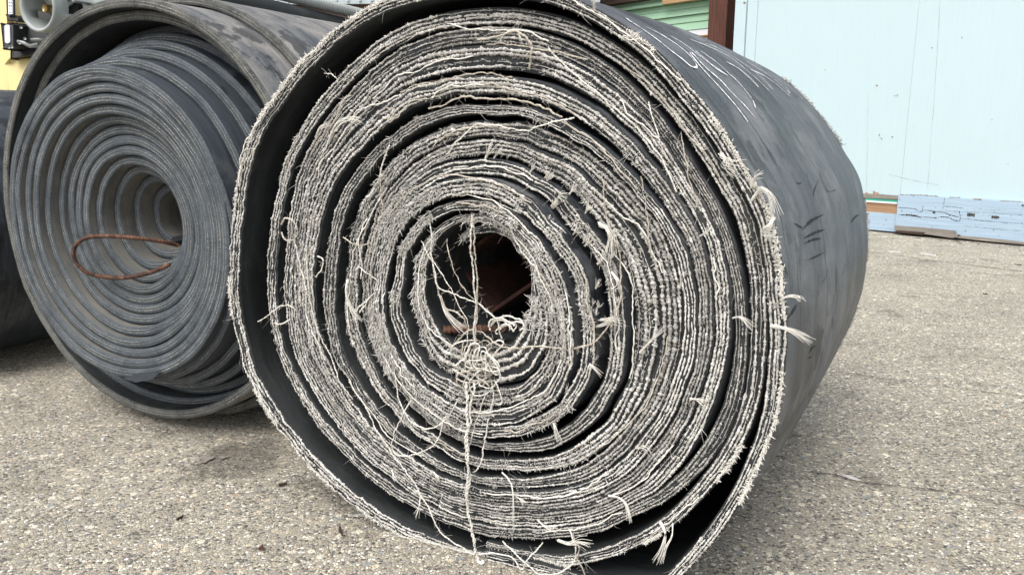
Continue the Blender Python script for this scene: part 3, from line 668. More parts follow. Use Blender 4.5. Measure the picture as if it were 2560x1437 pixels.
# marker strokes on the barrel (ray cast onto the curved cover)
tri = [tuple(q) for q, m_ in zip(BQ.tolist(), BF.tolist()) if m_ == 1]
bvh = BVHTree.FromPolygons([tuple(v) for v in BVt.tolist()], tri)
def on_barrel(x, y):
    h = bvh.ray_cast(Vector(CAM), Vector(ray(x, y)).normalized())
    return h[0], h[1]
STK = [([(60,30),(90,55),(200,125),(350,230),(500,350),(620,440),(690,500),(740,522),(762,512),(745,470),(680,390),(560,290),(400,190),(260,118)], 1.3),
 ([(500,205),(640,290),(750,375),(880,470),(1010,560),(1070,600)], .9), ([(1270,1060),(1150,900),(1000,730),(880,600),(780,490),(690,370)], 1.3), ([(710,370),(850,520),(1000,650),(1100,760),(1230,890),(1345,1020)], 1.3),
 ([(1345,920),(1320,850),(1240,740),(1150,640),(1080,580),(960,470),(800,355)], 1.), ([(750,355),(850,440),(950,530),(1070,600)], .9), ([(1375,715),(1270,610),(1160,520),(1060,465)], 1.), ([(1375,715),(1350,680),(1270,600),(1160,510)], .9),
 ([(1480,750),(1380,650),(1250,540),(1100,420),(900,320),(700,240)], .9), ([(1520,740),(1430,640),(1300,530),(1150,430),(980,330),(850,280)], .9), ([(1690,775),(1600,690),(1500,610),(1390,540),(1260,460)], .8),
 ([(1690,775),(1650,710),(1560,630),(1480,570)], .8), ([(1690,805),(1560,690),(1430,600),(1300,540)], .8), ([(1820,835),(1700,720),(1560,620),(1480,565)], .8), ([(1840,820),(1720,700),(1600,610),(1420,535)], .8),
 ([(1940,835),(1850,750),(1720,640),(1600,570),(1440,500),(1300,440)], .7), ([(2115,1040),(2040,940),(1960,850),(1860,760),(1780,700)], .8)]
for pts, wf in STK:
    px = [(1550+x/3.992, 40+y/3.992) for x, y in pts]
    L2 = smoothline([(x, y, 0) for x, y in px], 90); P3 = []
    for x, y, _ in L2:
        h, nrm = on_barrel(x, y)
        if h is not None: P3.append((np.array(h), np.array(nrm)))
        elif P3: break
    if len(P3) < 4: continue
    C = np.array([p for p, _ in P3]); Nn = np.array([n for _, n in P3]); Nn *= np.sign((Nn*(CAM-C)).sum(1))[:, None]
    keep = np.r_[True, np.linalg.norm(np.diff(C, axis=0), axis=1) < .2]; 
    if not keep.all(): C = C[:np.argmin(keep)]; Nn = Nn[:len(C)]
    if len(C) < 4: continue
    T = np.gradient(C, axis=0); T /= np.linalg.norm(T, axis=1)[:, None]+1e-9; Sd = np.cross(T, Nn)
    k = np.arange(len(C)); hw = (.0017*wf*np.clip(.9+.5*vnoise(k*.6, int(px[0][0]))+.5*vnoise(k*1.7, 8), .08, 1.8))[:, None]; up = Nn*.0012
    mbc = MB(); b = len(mbc.v); mbc.v += list(C-Sd*hw+up)+list(C+Sd*hw+up); n_ = len(C)
    mbc.f += [[b+i, b+i+1, b+n_+i+1, b+n_+i] for i in range(n_-1)]
    mbc.out('marker_stroke', M_chalk, roll1, True)
def z8(L): return [(1700+x/2.396, 400+y/2.396) for x, y in L]
SC = [([(818,20),(840,90),(855,140),(880,185),(910,188),(942,172)], 1.6), ([(830,110),(800,190),(795,240)], 1.), ([(690,132),(710,142),(728,136)], 1.4), ([(930,600),(938,680),(932,770),(905,880)], 1.5), ([(818,620),(826,740),(822,890)], 1.4), ([(750,60),(790,200)], 1.2),
 ([(730,420),(780,370),(860,325)], 3.), ([(740,470),(800,440),(870,415)], 3.4), ([(745,500),(790,480),(850,470)], 2.6), ([(760,600),(810,580),(860,555)], 2.), ([(640,950),(680,900),(700,860)], 3.), ([(770,1160),(790,1125),(812,1110)], 3.), ([(765,1190),(785,1175)], 2.), ([(1020,380),(1050,340),(1070,330)], 3.), ([(680,380),(700,390),(735,410)], 1.8),
 ([(560,480),(590,560),(640,690),(612,700)], 2.6), ([(1000,560),(985,640),(960,700)], 1.), ([(870,700),(845,740)], .8)]
for sc_, w_ in SC:
    px = z8(sc_); C3_ = []; 
    for x, y, _ in smoothline([(x, y, 0) for x, y in px], 40):
        h, nr = on_barrel(x, y)
        if h is not None: C3_.append((np.array(h), np.array(nr)))
    if len(C3_) < 5: continue
    C = np.array([p for p, _ in C3_]); Nn = np.array([n for _, n in C3_]); Nn *= np.sign((Nn*(CAM-C)).sum(1))[:, None]
    T = np.gradient(C, axis=0); T /= np.linalg.norm(T, axis=1)[:, None]+1e-9; Sd = np.cross(T, Nn); k = np.arange(len(C))
    hw = (.0011*w_*np.clip(.7+.6*vnoise(k*.7, int(px[0][0])), .1, 2)*np.sin(np.linspace(.1, 3.04, len(C))))[:, None]; n_ = len(C)
    mesh('scuff_mark', np.vstack([C-Sd*hw+Nn*.0009, C+Sd*hw*.8+Nn*.0009]), np.stack([k[:-1], k[1:], k[1:]+n_, k[:-1]+n_], 1), M_inner, roll1, smooth=False)

# ---- the neighbouring roll of smooth edged belt, telescoped
def coil(root, C0, turns, mats, L, name='belt', NS=360, tk=.0215, phase=0., sag=0.):
    """turns: list of (radius, axial, du, dv) per turn from the outside in"""
    T = np.array(turns, float); n = len(T); t = np.arange(0, n-1+1e-9, 1/NS); k = np.arange(n)
    t2 = np.where(t < 9, np.floor(t)+np.clip((t-np.floor(t))/.40, 0, 1), t); lin = [np.interp(t2, k, T[:, c]) for c in range(4)]
    R, ax, du, dv = lin; a = t*2*math.pi+phase
    un = R*np.cos(a)+du; vn = R*np.sin(a)+dv
    arc = np.r_[0, np.cumsum(np.hypot(np.diff(un), np.diff(vn)))]
    nzr = .0016*np.sin(2*a+.7)+.0012*np.sin(3*a+2)+.0010*np.sin(5*a+1.3*t)
    R = R+nzr
    o = C0+(R*np.cos(a)+du)[:, None]*Bv+(R*np.sin(a)+dv)[:, None]*Z_
    i = C0+((R-tk)*np.cos(a)+du)[:, None]*Bv+((R-tk)*np.sin(a)+dv)[:, None]*Z_
    o[:, 2] = np.maximum(o[:, 2], .002); i[:, 2] = np.maximum(i[:, 2], .002+tk)
    # rounded shoulders: profile built as its own rows
    ers = (np.cos(a)[:, None]*Bv+np.sin(a)[:, None]*Z_); rows = []; vv = []; mm = []
    w0 = ax+.0012*vnoise(arc*14, 8)+.0005*vnoise(arc*80, 9)
    c = .0032
    def add(P, w, v, m): rows.append(P+A_*np.reshape(w, (-1, 1))); vv.append(np.full(len(t), v)); mm.append(m)
    add(i, w0+c, 0, 0); add(i+ers*c*.3, w0+c*.3, .05, 0); add(i+ers*c, w0, .16, 0)
    for q in (.35, .5, .65): add(i+(o-i)*q, w0-.0006, q, 0)
    add(o-ers*c, w0, .84, 0); add(o-ers*c*.3, w0+c*.3, .95, 0); add(o, w0+c, 1, 1)
    for q in (.06, .15, .3, .5, .75, 1.): add(o+ers*(.0015*vnoise2(arc*4, arc*0+q*9, 7))[:, None], w0+(L-w0)*q, q*.9, 1 if q < 1 else 2)
    for q in (1., .75, .5, .3, .15, .06): add(i, w0+(L-w0)*q, q*.9, 2)
    Rn = len(rows); V = np.stack(rows, 1).reshape(-1, 3); UV = np.stack([np.repeat(arc[:, None], Rn, 1), np.stack(vv, 1)], -1).reshape(-1, 2)
    ii = np.arange(len(t)-1)[:, None]; r = np.arange(Rn)[None]; r2 = (r+1) % Rn
    Q = np.stack([ii*Rn+r, ii*Rn+r2, (ii+1)*Rn+r2, (ii+1)*Rn+r], -1).reshape(-1, 4)
    turnidx = np.repeat(t[:-1], Rn); m = np.tile(mm, len(t)-1)
    m = np.where((m == 1) & (turnidx < turns_dusty), 3, m); m = np.where((m == 2) & (turnidx > 8.9), 4, m); m = np.where((m == 0) & (turnidx < turns_dusty), 5, m)
    cap = []
    for e in (0, len(t)-1):
        b = e*Rn
        lo, hi = 0, Rn-1
        while hi-lo > 1:
            if hi-lo == 2: cap.append([b+lo, b+lo+1, b+hi, b+hi]); break
            cap.append([b+lo, b+lo+1, b+hi-1, b+hi]); lo += 1; hi -= 1
    cap = [q for q in cap if len(set(q)) == 4]
    Q = np.vstack([Q, cap]); m = np.r_[m, np.zeros(len(cap), int)]
    return mesh(name, V, Q, mats, root, True, UV, m)
G = (-.865, 1.79, .489)
C2 = np.array([G[0], G[1], G[2]+.024])
roll2 = thing('conveyor_belt_roll', 'grey rubber belt roll with smooth edges telescoped into a cone around a bent rebar', 'belt roll', (G[0], G[1], 0), 'conveyor belt rolls lying on the concrete')
turns_dusty = 2.2
tl = [(.512, .15, 0, 0), (.512, .15, 0, 0), (.4885, .008, 0, 0), (.4665, .040, 0, 0), (.4570, .130, .012, -.014), (.4350, .094, .014, -.013), (.4130, .056, .016, -.011),
      (.3910, .016, .018, -.010), (.3690, -.030, .02, -.009), (.3475, -.082, .02, -.008)]
inc = [.0035, .009, .001, .017, .020, .0045, .002, .003, .019, .033, .037, .037]; r_, x_ = .3475, -.082
for k, dd in enumerate(inc):
    r_ -= .0219+.0014*((k*7) % 3)/2; x_ += dd; tl.append((r_, x_, .02, -.008+.0005*k))
turns_dusty = 2.99
coil(roll2, C2, tl, [M_rim, M_left, M_inner, M_oldb, M_innerd, M_rimd], .93, phase=rad(-120))
# its core and a torn flap at the bottom
cc2 = C2+Bv*.02+A_*.20+Z_*-.005
mb = MB(); e1, e2 = Bv, Z_
for sgn, p_, q_, hq in ((1, e1, e2, .055), (-1, e1, e2, .055), (1, e2, e1, .0485), (-1, e2, e1, .0485)):
    mb.box(cc2+p_*sgn*.052+A_*.25, p_*.003, q_*hq, A_*.25)
mb.out('steel_core', M_rustd, roll2, bevel=.002)

fl_ = [hit(x, y, C2-A_*.088, A_) for x, y in ((318, 944), (345, 934), (392, 926), (404, 930), (385, 944), (345, 952))]
MB().prism(fl_, -A_*.006).out('torn_flap', M_left, roll2, bevel=.002)
# far left roll, mostly out of the frame
roll3 = thing('conveyor_belt_roll', 'belt roll at the left edge of the picture, mostly cut off and in shade', 'belt roll', (-1.93, 2.26, 0), 'conveyor belt rolls lying on the concrete')
turns_dusty = 9
C3 = np.array([-1.845, 2.26, .435])
tl3 = [(.432, .0, 0, 0)]+[(.432-.0235*k, .004*math.sin(k*2.1), 0, 0) for k in range(1, 14)]
coil(roll3, C3, tl3, [M_rim, M_left, M_inner, M_left, M_inner, M_rim], .93, phase=rad(-70))
mb = MB(); mb.box(C3+A_*.46, Bv*.06, Z_*.06, A_*.4); mb.out('steel_core', M_rust, roll3, bevel=.01)

# bent rebar hanging out of the telescoped roll
def ribbed(pts, r, pitch, amp, k=10):
    P = np.asarray(pts, float); d = np.r_[0, np.cumsum(np.linalg.norm(np.diff(P, axis=0), axis=1))]; n = int(d[-1]/pitch*4)
    Q = smoothline(P, n); s = np.linspace(0, d[-1], n); return Q, r+amp*np.maximum(np.sin(s/pitch*2*math.pi), -.2)
def on2(x, y, w): return hit(x, y, C2+A_*w, A_)
rb = [on2(445, 613, .05), on2(400, 603, .01), on2(330, 594, -.03), on2(260, 590, -.05), on2(212, 596, -.06), on2(186, 620, -.07), on2(188, 652, -.07), on2(215, 680, -.06), on2(260, 692, -.04), on2(310, 694, -.05), on2(365, 684, -.06), on2(400, 672, -.05), on2(425, 660, -.04)]
Q, rr = ribbed(rb, .0044, .0062, .0011)
tag(MB().tube(Q, rr, 10).out('rebar', M_rust, None, True, origin=Q[0]), 'rusty rebar bent into a loop inside the smooth edged belt roll', 'rebar')
Q, rr = ribbed([PL(1103, 826)+D_*.005, PL(1140, 832)+D_*.03, PL(1180, 842)+D_*.06, PL(1200, 848)+D_*.08], .0066, .0085, .0016)
tag(MB().tube(Q, rr, 10).out('rebar', M_rust, None, True, origin=Q[0]), 'short rusty rebar stub in the hole of the frayed belt roll', 'rebar')

# pipe and conduit lying along the top behind the second roll
def up_line(x0, y0, x1, y1, d0, d1): return at(x0, y0, d0), at(x1, y1, d1)
p0, p1 = up_line(420, -22, 960, 96, 2.05, 2.95)
dp = (p1-p0)/np.linalg.norm(p1-p0)
tag(MB().tube([p0-dp*.5, p0, (p0+p1)/2, p1, p1+dp*.3], .040, 20).out('black_pipe', M_inner, None, True, origin=p0), 'thick black pipe lying along the top of the grey belt roll', 'pipe')
q0, q1 = up_line(560, -48, 960, 50, 2.25, 2.85); dq = (q1-q0)/np.linalg.norm(q1-q0)
Q, rr = ribbed([q0-dq*.4, q0, (q0+q1)/2, q1, q1+dq*.25], .0165, .0115, .0032)
tag(MB().tube(Q, rr, 14).out('flexible_conduit', M_conduit, None, True, origin=Q[0]), 'ribbed grey flexible conduit running above the black pipe', 'conduit')

# ================================================================ buildings on the right
W1 = ground(2243, 584); W2 = ground(2560, 614); wd = W2-W1; wd[2] = 0; wd /= np.linalg.norm(wd); wn = np.array([-wd[1], wd[0], 0])
if wn @ (CAM-W1) < 0: wn = -wn                     # towards the camera
def WP(x, y, off=0.): return hit(x, y, W1+wn*off, wn)
def wu(P): return (P-W1)@wd
uL = wu(WP(1845, 60)); uR = uL+6.5; HB = 3.2
blue = thing('blue_building', 'pale blue painted plywood building wall with damaged base board', 'building', tuple((W1+wd*uL)[:2])+(0,))
def wbox(mb, u0, u1, z0, z1, o0, o1):
    c = W1+wd*(u0+u1)/2+wn*(o0+o1)/2; c[2] = (z0+z1)/2; return mb.box(c, wd*(u1-u0)/2, wn*(o1-o0)/2, Z_*(z1-z0)/2)
zt = WP(2400, 494)[2]; zb0 = .0
u_bb = wu(WP(2246, 530)); zl = WP(2200, 487)[2]
wbox(MB(), uL, u_bb, zl+.002, HB, -.06, 0).out('wall_panel', M_blue, blue)
wbox(MB(), u_bb+.001, uR, .05, HB, -.06, -.0005).out('wall_panel', M_blue, blue)
wbox(MB(), uL+.02, uR, .0, HB-.02, -3., -.062).out('building_core', M_dkwood, blue)
# corner boards and batten grooves
ua = wu(WP(1868, 60)); ub = wu(WP(1893, 60))
wbox(MB(), uL-.02, ua-.004, .02, HB, .0, .022).out('corner_trim', M_blue, blue, bevel=.002)
wbox(MB(), ua+.004, ub, .02, HB, .0, .012).out('corner_trim', M_blue, blue, bevel=.002)
def wz(x, y): return WP(x, y)[2]
# the patched lower part left of the base board
x_ = 2205
z1, z2, z3_, z4, z5 = wz(x_, 497), wz(x_, 503), wz(x_, 507.5), wz(x_, 532), wz(x_, 583)
wbox(MB(), uL, u_bb, z1, zl, -.03, .008).out('sill_strip', M_gwood, blue, bevel=.001)
wbox(MB(), uL, u_bb, z2, z1-.002, -.04, .002).out('sill_strip', M_teal, blue)
wbox(MB(), uL, u_bb-.01, z3_, z2-.001, -.03, .012).out('sill_strip', M_whitechip, blue)
wbox(MB(), uL, u_bb, z4-.01, z3_-.003, -.04, .004).out('bare_board', M_board, blue)
wbox(MB(), uL, u_bb-.002, .012, z4, -.03, .010).out('lower_board', M_bluetrim, blue)
# base board with ragged lower edge
us = np.linspace(u_bb, uR, 200); k = np.arange(200)
xr = us-u_bb
lo = np.where(xr < .42, .035+.01*vnoise(k*.4, 3), .012+.006*vnoise(k*.3, 4)+.012*(xr < .9)); hi_ = zt+.0025*vnoise(k*.6, 5)-.003*(vnoise(k*.9, 6) > .6)
Vb = []; 
for o_ in (.028, .002):
    for arr in (hi_, lo): Vb += [W1*[1, 1, 0]+wd*u+wn*o_+Z_*z for u, z in zip(us, arr)]
Vb = np.array(Vb); a = k[:-1]
Qb = np.vstack([np.stack([a, a+1, a+201, a+200], 1), np.stack([a+400, a+401, a+1, a], 1), np.stack([a+200, a+201, a+601, a+600], 1)]); Qb = np.vstack([Qb, [[0, 200, 600, 400], [199, 399, 799, 599]]])
mesh('base_board', Vb, Qb, M_bluetrim, blue, smooth=False)
def wline(pts, wpx, off=.0292, m=M_crack, name='board_crack', seed=0):
    P = smoothline([WP(x, y, off) for x, y in pts], 60); kk = np.arange(60)
    T = np.gradient(P, axis=0); T /= np.linalg.norm(T, axis=1)[:, None]; N = np.cross(T, wn)
    hw = (wpx*(.6+.5*vnoise(kk*.5, seed)))[:, None]*.0022*.5; hw = np.abs(hw); hw[0] = hw[-1] = .0001
    P = P+N*(vnoise(kk*.7, seed+2)*.0012)[:, None]
    q = kk[:-1]; return mesh(name, np.vstack([P-N*hw, P+N*hw]), np.stack([q, q+1, q+61, q+60], 1), m, blue, smooth=False)
def z5(L): return [(2000+x/3.593, 400+y/3.593) for x, y in L]
for j, (pts, w_) in enumerate([([(880,425),(1030,440),(1075,470),(1110,450),(1200,460),(1290,470),(1340,490),(1430,515)], 2), ([(880,490),(960,495),(1080,510),(1230,520)], 3), ([(1240,510),(1330,515),(1380,540),(1430,550)], 3), ([(1430,460),(1440,520),(1430,550)], 2.5), ([(1440,520),(1600,540),(1800,560),(2010,572)], 1.6), ([(1290,415),(1400,425),(1470,435)], 1.5), ([(1300,340),(1290,390),(1280,450)], 1.2), ([(1105,410),(1100,460)], 1.5), ([(950,492),(1000,495),(1060,505)], 6),
    ([(1190,468),(1215,475)], 9), ([(1500,490),(1570,495)], 14), ([(1720,512),(1790,516)], 13), ([(1990,408),(2012,410)], 8), ([(1460,590),(1700,612),(2000,640)], .8), ([(1300,455),(1600,470),(2000,490)], .8)]):
    wline(z5(pts), w_, seed=j*5)
for j, (pts, w_) in enumerate([([(900,312),(1100,316),(1240,326)], 3.5), ([(1340,335),(1440,338)], 3), ([(1560,352),(1630,356)], 5), ([(1800,368),(2000,376)], 2)]): wline(z5(pts), w_, m=M_rot if j else M_gwood, name='chipped_edge', seed=j*7+50)
wline(z5([(800,130),(1000,180),(1240,225)]), .7, off=.001, name='board_crack', seed=90)
for j, xx in enumerate((600, 708)): wline(z5([(xx-5, 318), (xx, 60), (xx+12, -600)]), .5, off=.0012, name='panel_seam', seed=j+95) if j == 0 else None
for j, (x, y, w_, h_) in enumerate(((2192, 214, 7, 4), (2237, 240, 5, 2), (2243, 239, 3, 6), (2231, 343, 6, 4), (2199, 338, 4, 6), (2204, 347, 6, 3), (2330, 120, 5, 3), (2062, 175, 3, 3), (1861, 8, 9, 5), (2480, 300, 4, 3), (2405, 95, 3, 5), (2520, 410, 4, 2))):
    aq = np.linspace(0, 2*math.pi, 9)[:-1]; w_ *= .55; h_ *= .55; MB().prism([WP(x+w_*math.cos(q)*(.6+.4*math.sin(q*3+j)), y+h_*math.sin(q), .0225 if x < 1890 else .0004) for q in aq], wn*.0012).out('paint_chip', M_rot if j % 4 == 0 else M_gwood, blue)
wline([(2352, -40), (2340, 180), (2318, 480)], .5, off=.001, name='panel_seam', seed=140)
# splintered panel foot and a weathered plank on the ground
mb = MB()
for x0_, x1_, h_ in ((588, 612, 32), (612, 636, 20), (655, 680, 45), (682, 712, 30), (735, 745, 18), (760, 772, 10)):
    pb = [WP(2000+x/3.593, 400+y/3.593, .003) for x, y in ((x0_, 320), (x1_, 322), (x1_-4, 322-h_*.8), (x0_+6, 320-h_))]; mb.prism(pb, wn*.004)
mb.out('splintered_foot', M_board, blue)
zz = z5([(865,590),(1100,605),(1400,635),(1420,690),(1380,695),(1200,668),(870,628)])
pl = thing('wood_plank', 'weathered grey split plank lying against the blue base board', 'plank', WP(2320, 590, .03))
MB().prism([WP(x, y, .032) for x, y in zz], wn*.03).out('split_board', M_gwood, pl, bevel=.002)
zz = z5([(870,632),(1120,650),(1110,672),(870,650)])
MB().prism([WP(x, y, .062) for x, y in zz], wn*.01).out('split_board', M_dkwood, pl, bevel=.001)
pl2 = MB().prism([WP(x, y, .031) for x, y in z5([(1400,695),(1440,680),(1700,700),(1900,722),(2100,745),(2100,765),(1700,728)])], wn*.02).out('wood_plank', M_gwood, None, origin=WP(2500, 600, .03))
tag(pl2, 'thin grey plank under the right end of the blue base board', 'plank')
# litter at the foot of the wall
for j in range(26):
    x = 2165+RG.uniform(0, 400); y = 588+(x-2243)*.095+abs(RG.normal(3, 4)); P = ground(x, y); L_ = random.uniform(.01, .05); a = RG.uniform(-.6, .6)+math.atan2(wd[1], wd[0]); dv = np.array([math.cos(a), math.sin(a), 0]); dn = np.array([-dv[1], dv[0], 0])
    ms_ = random.choice([(M_gwood, 'grey'), (M_gwood, 'grey'), (M_whitechip, 'white'), (M_dkwood, 'dark')]); o = MB().prism([P+Z_*.001-dv*L_/2, P+Z_*.001+dn*.003, P+Z_*.001+dv*L_/2+dn*.001, P+Z_*.001-dn*.004], Z_*.003).out('wood_splinter', ms_[0], None, origin=P)
    tag(o, 'tiny %s splinter at the blue wall foot, %s' % (ms_[1], 'left of the split grey plank' if x < 2240 else 'in front of the split grey plank' if x < 2400 else 'right of the split grey plank'), 'splinter', 'splinters along the blue wall')
for (x, y, L_, m, lb) in ((2320, 637, .09, M_whitechip, 'long white splinter on the concrete between the wall and the far crack'), (2235, 630, .07, M_whitechip, 'white splinter near the back rim of the frayed roll'), (2545, 663, .035, M_dkwood, 'dark chip at the right edge of the picture beyond the crack'), (2463, 736, .02, M_dkwood, 'dark speck of debris on open concrete at right'), (2125, 1196, .034, M_whitechip, 'pale splinter beside the dark line on the concrete at lower right'), (2290, 615, .03, M_rot, 'brown chip on the concrete below the split plank')):
    P = ground(x, y); a = math.atan2(wd[1], wd[0])+random.uniform(-.2, .2); dv = np.array([math.cos(a), math.sin(a), 0]); dn = np.array([-dv[1], dv[0], 0]); b_ = P+Z_*.001
    tag(MB().prism([b_-dv*L_/2, b_+dn*L_*.09, b_+dv*L_/2+dn*L_*.05, b_-dn*L_*.08], Z_*.004).out('wood_chip', m, None, origin=P), lb, 'chip')

DB = [(520, 1150, .05, 'leaf', M_gwood, 'crumpled brown leaf on the dark stained concrete before the left roll'), (560, 1146, .03, 'leaf', M_gwood, 'pale crumpled leaf beside the brown leaf before the left roll'), (852, 1332, .045, 'twig', M_dkwood, 'short dark twig on the concrete beside the frayed roll at lower left'),
 (705, 1216, .022, 'twig', M_dkwood, 'thin dark twig on the concrete close to the lower left of the frayed roll'), (655, 1375, .018, 'pebble', M_rust, 'small reddish pebble on the concrete at lower left'), (258, 1102, .012, 'paper_scrap', M_whitechip, 'tiny white scrap on the concrete below the left roll'), (452, 1300, .02, 'twig', M_dkwood, 'tiny dark twig on bare concrete at lower left')]
for (x, y, L_, kd, m, lb) in DB:
    P = ground(x, y); aq = np.linspace(0, 2*math.pi, 10)[:-1]; th = random.uniform(0, 3); el = .16 if kd == 'twig' else .6
    pts = [P+Z_*(.0015+.002*abs(math.sin(q*2+x)))+np.array([math.cos(q)*math.cos(th)-el*math.sin(q)*math.sin(th), math.cos(q)*math.sin(th)+el*math.sin(q)*math.cos(th), 0])*L_/2*(.7+.3*math.sin(3*q+x)) for q in aq]
    tag(MB().prism(pts, Z_*(.005 if kd != 'leaf' else .0015)).out(kd, m, None, origin=P), lb, kd.replace('_', ' '))
P = ground(885, 1296); mbq = MB()
for q in range(14):
    d_ = RG.normal(0, 1, 3)*[.02, .012, .004]; mbq.tube([P+Z_*.004-d_*.4, P+Z_*.007+d_*.2, P+Z_*.004+abs(d_)*[1, 1, .5]], .0005, 4, caps=False)
tag(mbq.out('cotton_wisp', M_thread, None, True, origin=P), 'small white cotton wisp on the concrete beside the frayed roll', 'wisp')
# green lap sided building behind
OFF = -1.3
def GP(x, y, off=OFF): return hit(x, y, W1+wn*off, wn)
green = thing('green_building', 'mint green lap sided building with white rotted lower trim', 'building', tuple(GP(1700, 60)[:2])+(0,))
gl_u, gr_u = wu(GP(1380, 20)), wu(GP(1845, 60))+1.2
def gz(y, off=OFF): return GP(1720, y, off)[2]
def gbox(z0, z1, o0, o1, name, m, bev=0):
    return wbox(MB(), gl_u, gr_u, min(z0, z1), max(z0, z1), OFF+o0, OFF+o1).out(name, m, green, bevel=bev)
def lap(y0, y1, name, m, t0=.006, t1=.028):           # slanted lap board
    z0, z1 = gz(y0), gz(y1); b = W1*[1, 1, 0]; pts = [b+wn*(OFF+t0)+Z_*z0, b+wn*(OFF+t1)+Z_*z1, b+wn*(OFF)+Z_*z1, b+wn*(OFF)+Z_*z0]
    return MB().prism([p+wd*gl_u for p in pts], wd*(gr_u-gl_u)).out(name, m, green)
lap(-60, -2, 'lap_board', M_green)
gbox(gz(7), gz(-1), .0, .06, 'ledge', M_green, .003)
lap(8, 22, 'lap_board', M_green, .0, .012); lap(22.5, 39, 'lap_board', M_green); lap(40, 57, 'lap_board', M_green, .004, .016); lap(57.5, 77, 'lap_board', M_green)
gbox(gz(93), gz(78), .0, .02, 'white_board', M_white)
lap(98, 108, 'white_lap', M_white); lap(108.5, 116, 'white_lap', M_white); lap(116.5, 124, 'white_lap', M_white); gbox(.0, gz(125), -.02, .01, 'foundation', M_dkwood)
gbox(0, gz(-60)+1.5, -.4, -.002, 'wall_core', M_dkwood)
us = np.linspace(gl_u, gr_u, 400); kk = np.arange(400); zc = gz(95); th_ = .006+.005*np.abs(vnoise(kk*.5, 3))+.02*np.maximum(vnoise(kk*.09, 12)-.35, 0)
V = np.vstack([[W1*[1, 1, 0]+wd*u+wn*(OFF+.034+.006*vnoise(i*.7, 5))+Z_*(zc+t_) for i, (u, t_) in enumerate(zip(us, th_))], [W1*[1, 1, 0]+wd*u+wn*(OFF+.036)+Z_*(zc-.008) for u in us], [W1*[1, 1, 0]+wd*u+wn*(OFF+.001)+Z_*(zc+t_) for u, t_ in zip(us, th_)]])
a = kk[:-1]; mesh('rotted_edge', V, np.vstack([np.stack([a, a+1, a+401, a+400], 1), np.stack([a+800, a+801, a+1, a], 1)]), M_rot, green, smooth=False)
# wooden post and beams of the lean-to
pf = .55
P0 = GP(1770, 60, OFF+pf); P1 = GP(1816, 60, OFF+pf); pu0, pu1 = wu(P0), wu(P1)
post = MB(); c = W1+wd*(pu0+pu1)/2+wn*(OFF+pf-(pu1-pu0)*.6); c[2] = 1.6; post.box(c, wd*(pu1-pu0)/2, wn*(pu1-pu0)*.6, Z_*1.6)
tag(post.out('wooden_post', M_post, None, bevel=.004, origin=c-Z_*1.6), 'dark reddish brown timber post standing before the mint green siding', 'post')
def beam(x0, x1, y0, y1, off, dep, name, m, label):
    a, b = wu(GP(x0, y1, off)), wu(GP(x1, y1, off)); z1, z0 = GP((x0+x1)/2, y0, off)[2], GP((x0+x1)/2, y1, off)[2]
    mb = MB(); wbox(mb, a, b, z0, z1, off-dep, off); o = mb.out(name, m, None, bevel=.003, origin=W1*[1, 1, 0]+wd*a+wn*off+Z_*z0); tag(o, label, 'beam')
beam(1440, 1652, -70, 9, OFF+.12, .1, 'wooden_beam', M_dkwood, 'dark brown weathered timber resting on the green ledge')
beam(1656, 1840, -60, -1, OFF+.10, .06, 'plywood_sheet', M_ply, 'tan plywood piece resting on the green ledge right of the dark timber')
pk = thing('scrap_board', 'grey brown scrap board with white end behind the top of the frayed roll', 'board', at(1620, 60, 3.3))
MB().prism([at(1592, 40, 3.2), at(1612, 42, 3.2), at(1655, 57, 3.2), at(1657, 70, 3.2), at(1600, 60, 3.2)], np.array([.1, .35, -.01])).out('board', M_gwood, pk, bevel=.002)
MB().prism([at(1560, 39.5, 3.21), at(1590.5, 39.5, 3.21), at(1597, 58, 3.21), at(1570, 58, 3.21)], np.array([.1, .35, -.01])).out('white_end', M_white, pk, bevel=.002)

# ================================================================ grey ribbed siding behind, left
gwl, gwr = at(-1500, 5, 8.5), at(1500, 5, 8.0)
gd = gwr-gwl; gd[2] = 0; gl_ = np.linalg.norm(gd); gd /= gl_; gn = np.array([gd[1], -gd[0], 0])
gs = thing('metal_siding_wall', 'pale grey ribbed metal siding wall far behind the belt rolls', 'wall', (gwl[0], gwl[1], 0))
zq = at(880, 14, 8.2)[2]
bc = np.array([gwl[0], gwl[1], 0])
MB().box(bc+gd*gl_/2+Z_*(zq+1.6)-gn*.05, gd*gl_/2, gn*.05, Z_*1.6).out('panel', M_grey, gs)
mb = MB()
for k in range(int(gl_/.125)): mb.box(bc+gd*(k*.125+.05)+Z_*(zq+1.6)+gn*.009, gd*.012, gn*.008, Z_*1.58)
mb.out('ribs', M_grey, gs, bevel=.003)
MB().box(bc+gd*gl_/2+Z_*(zq/2)-gn*.1, gd*gl_/2, gn*.05, Z_*(zq/2)).out('dark_base', M_dkwood, gs)

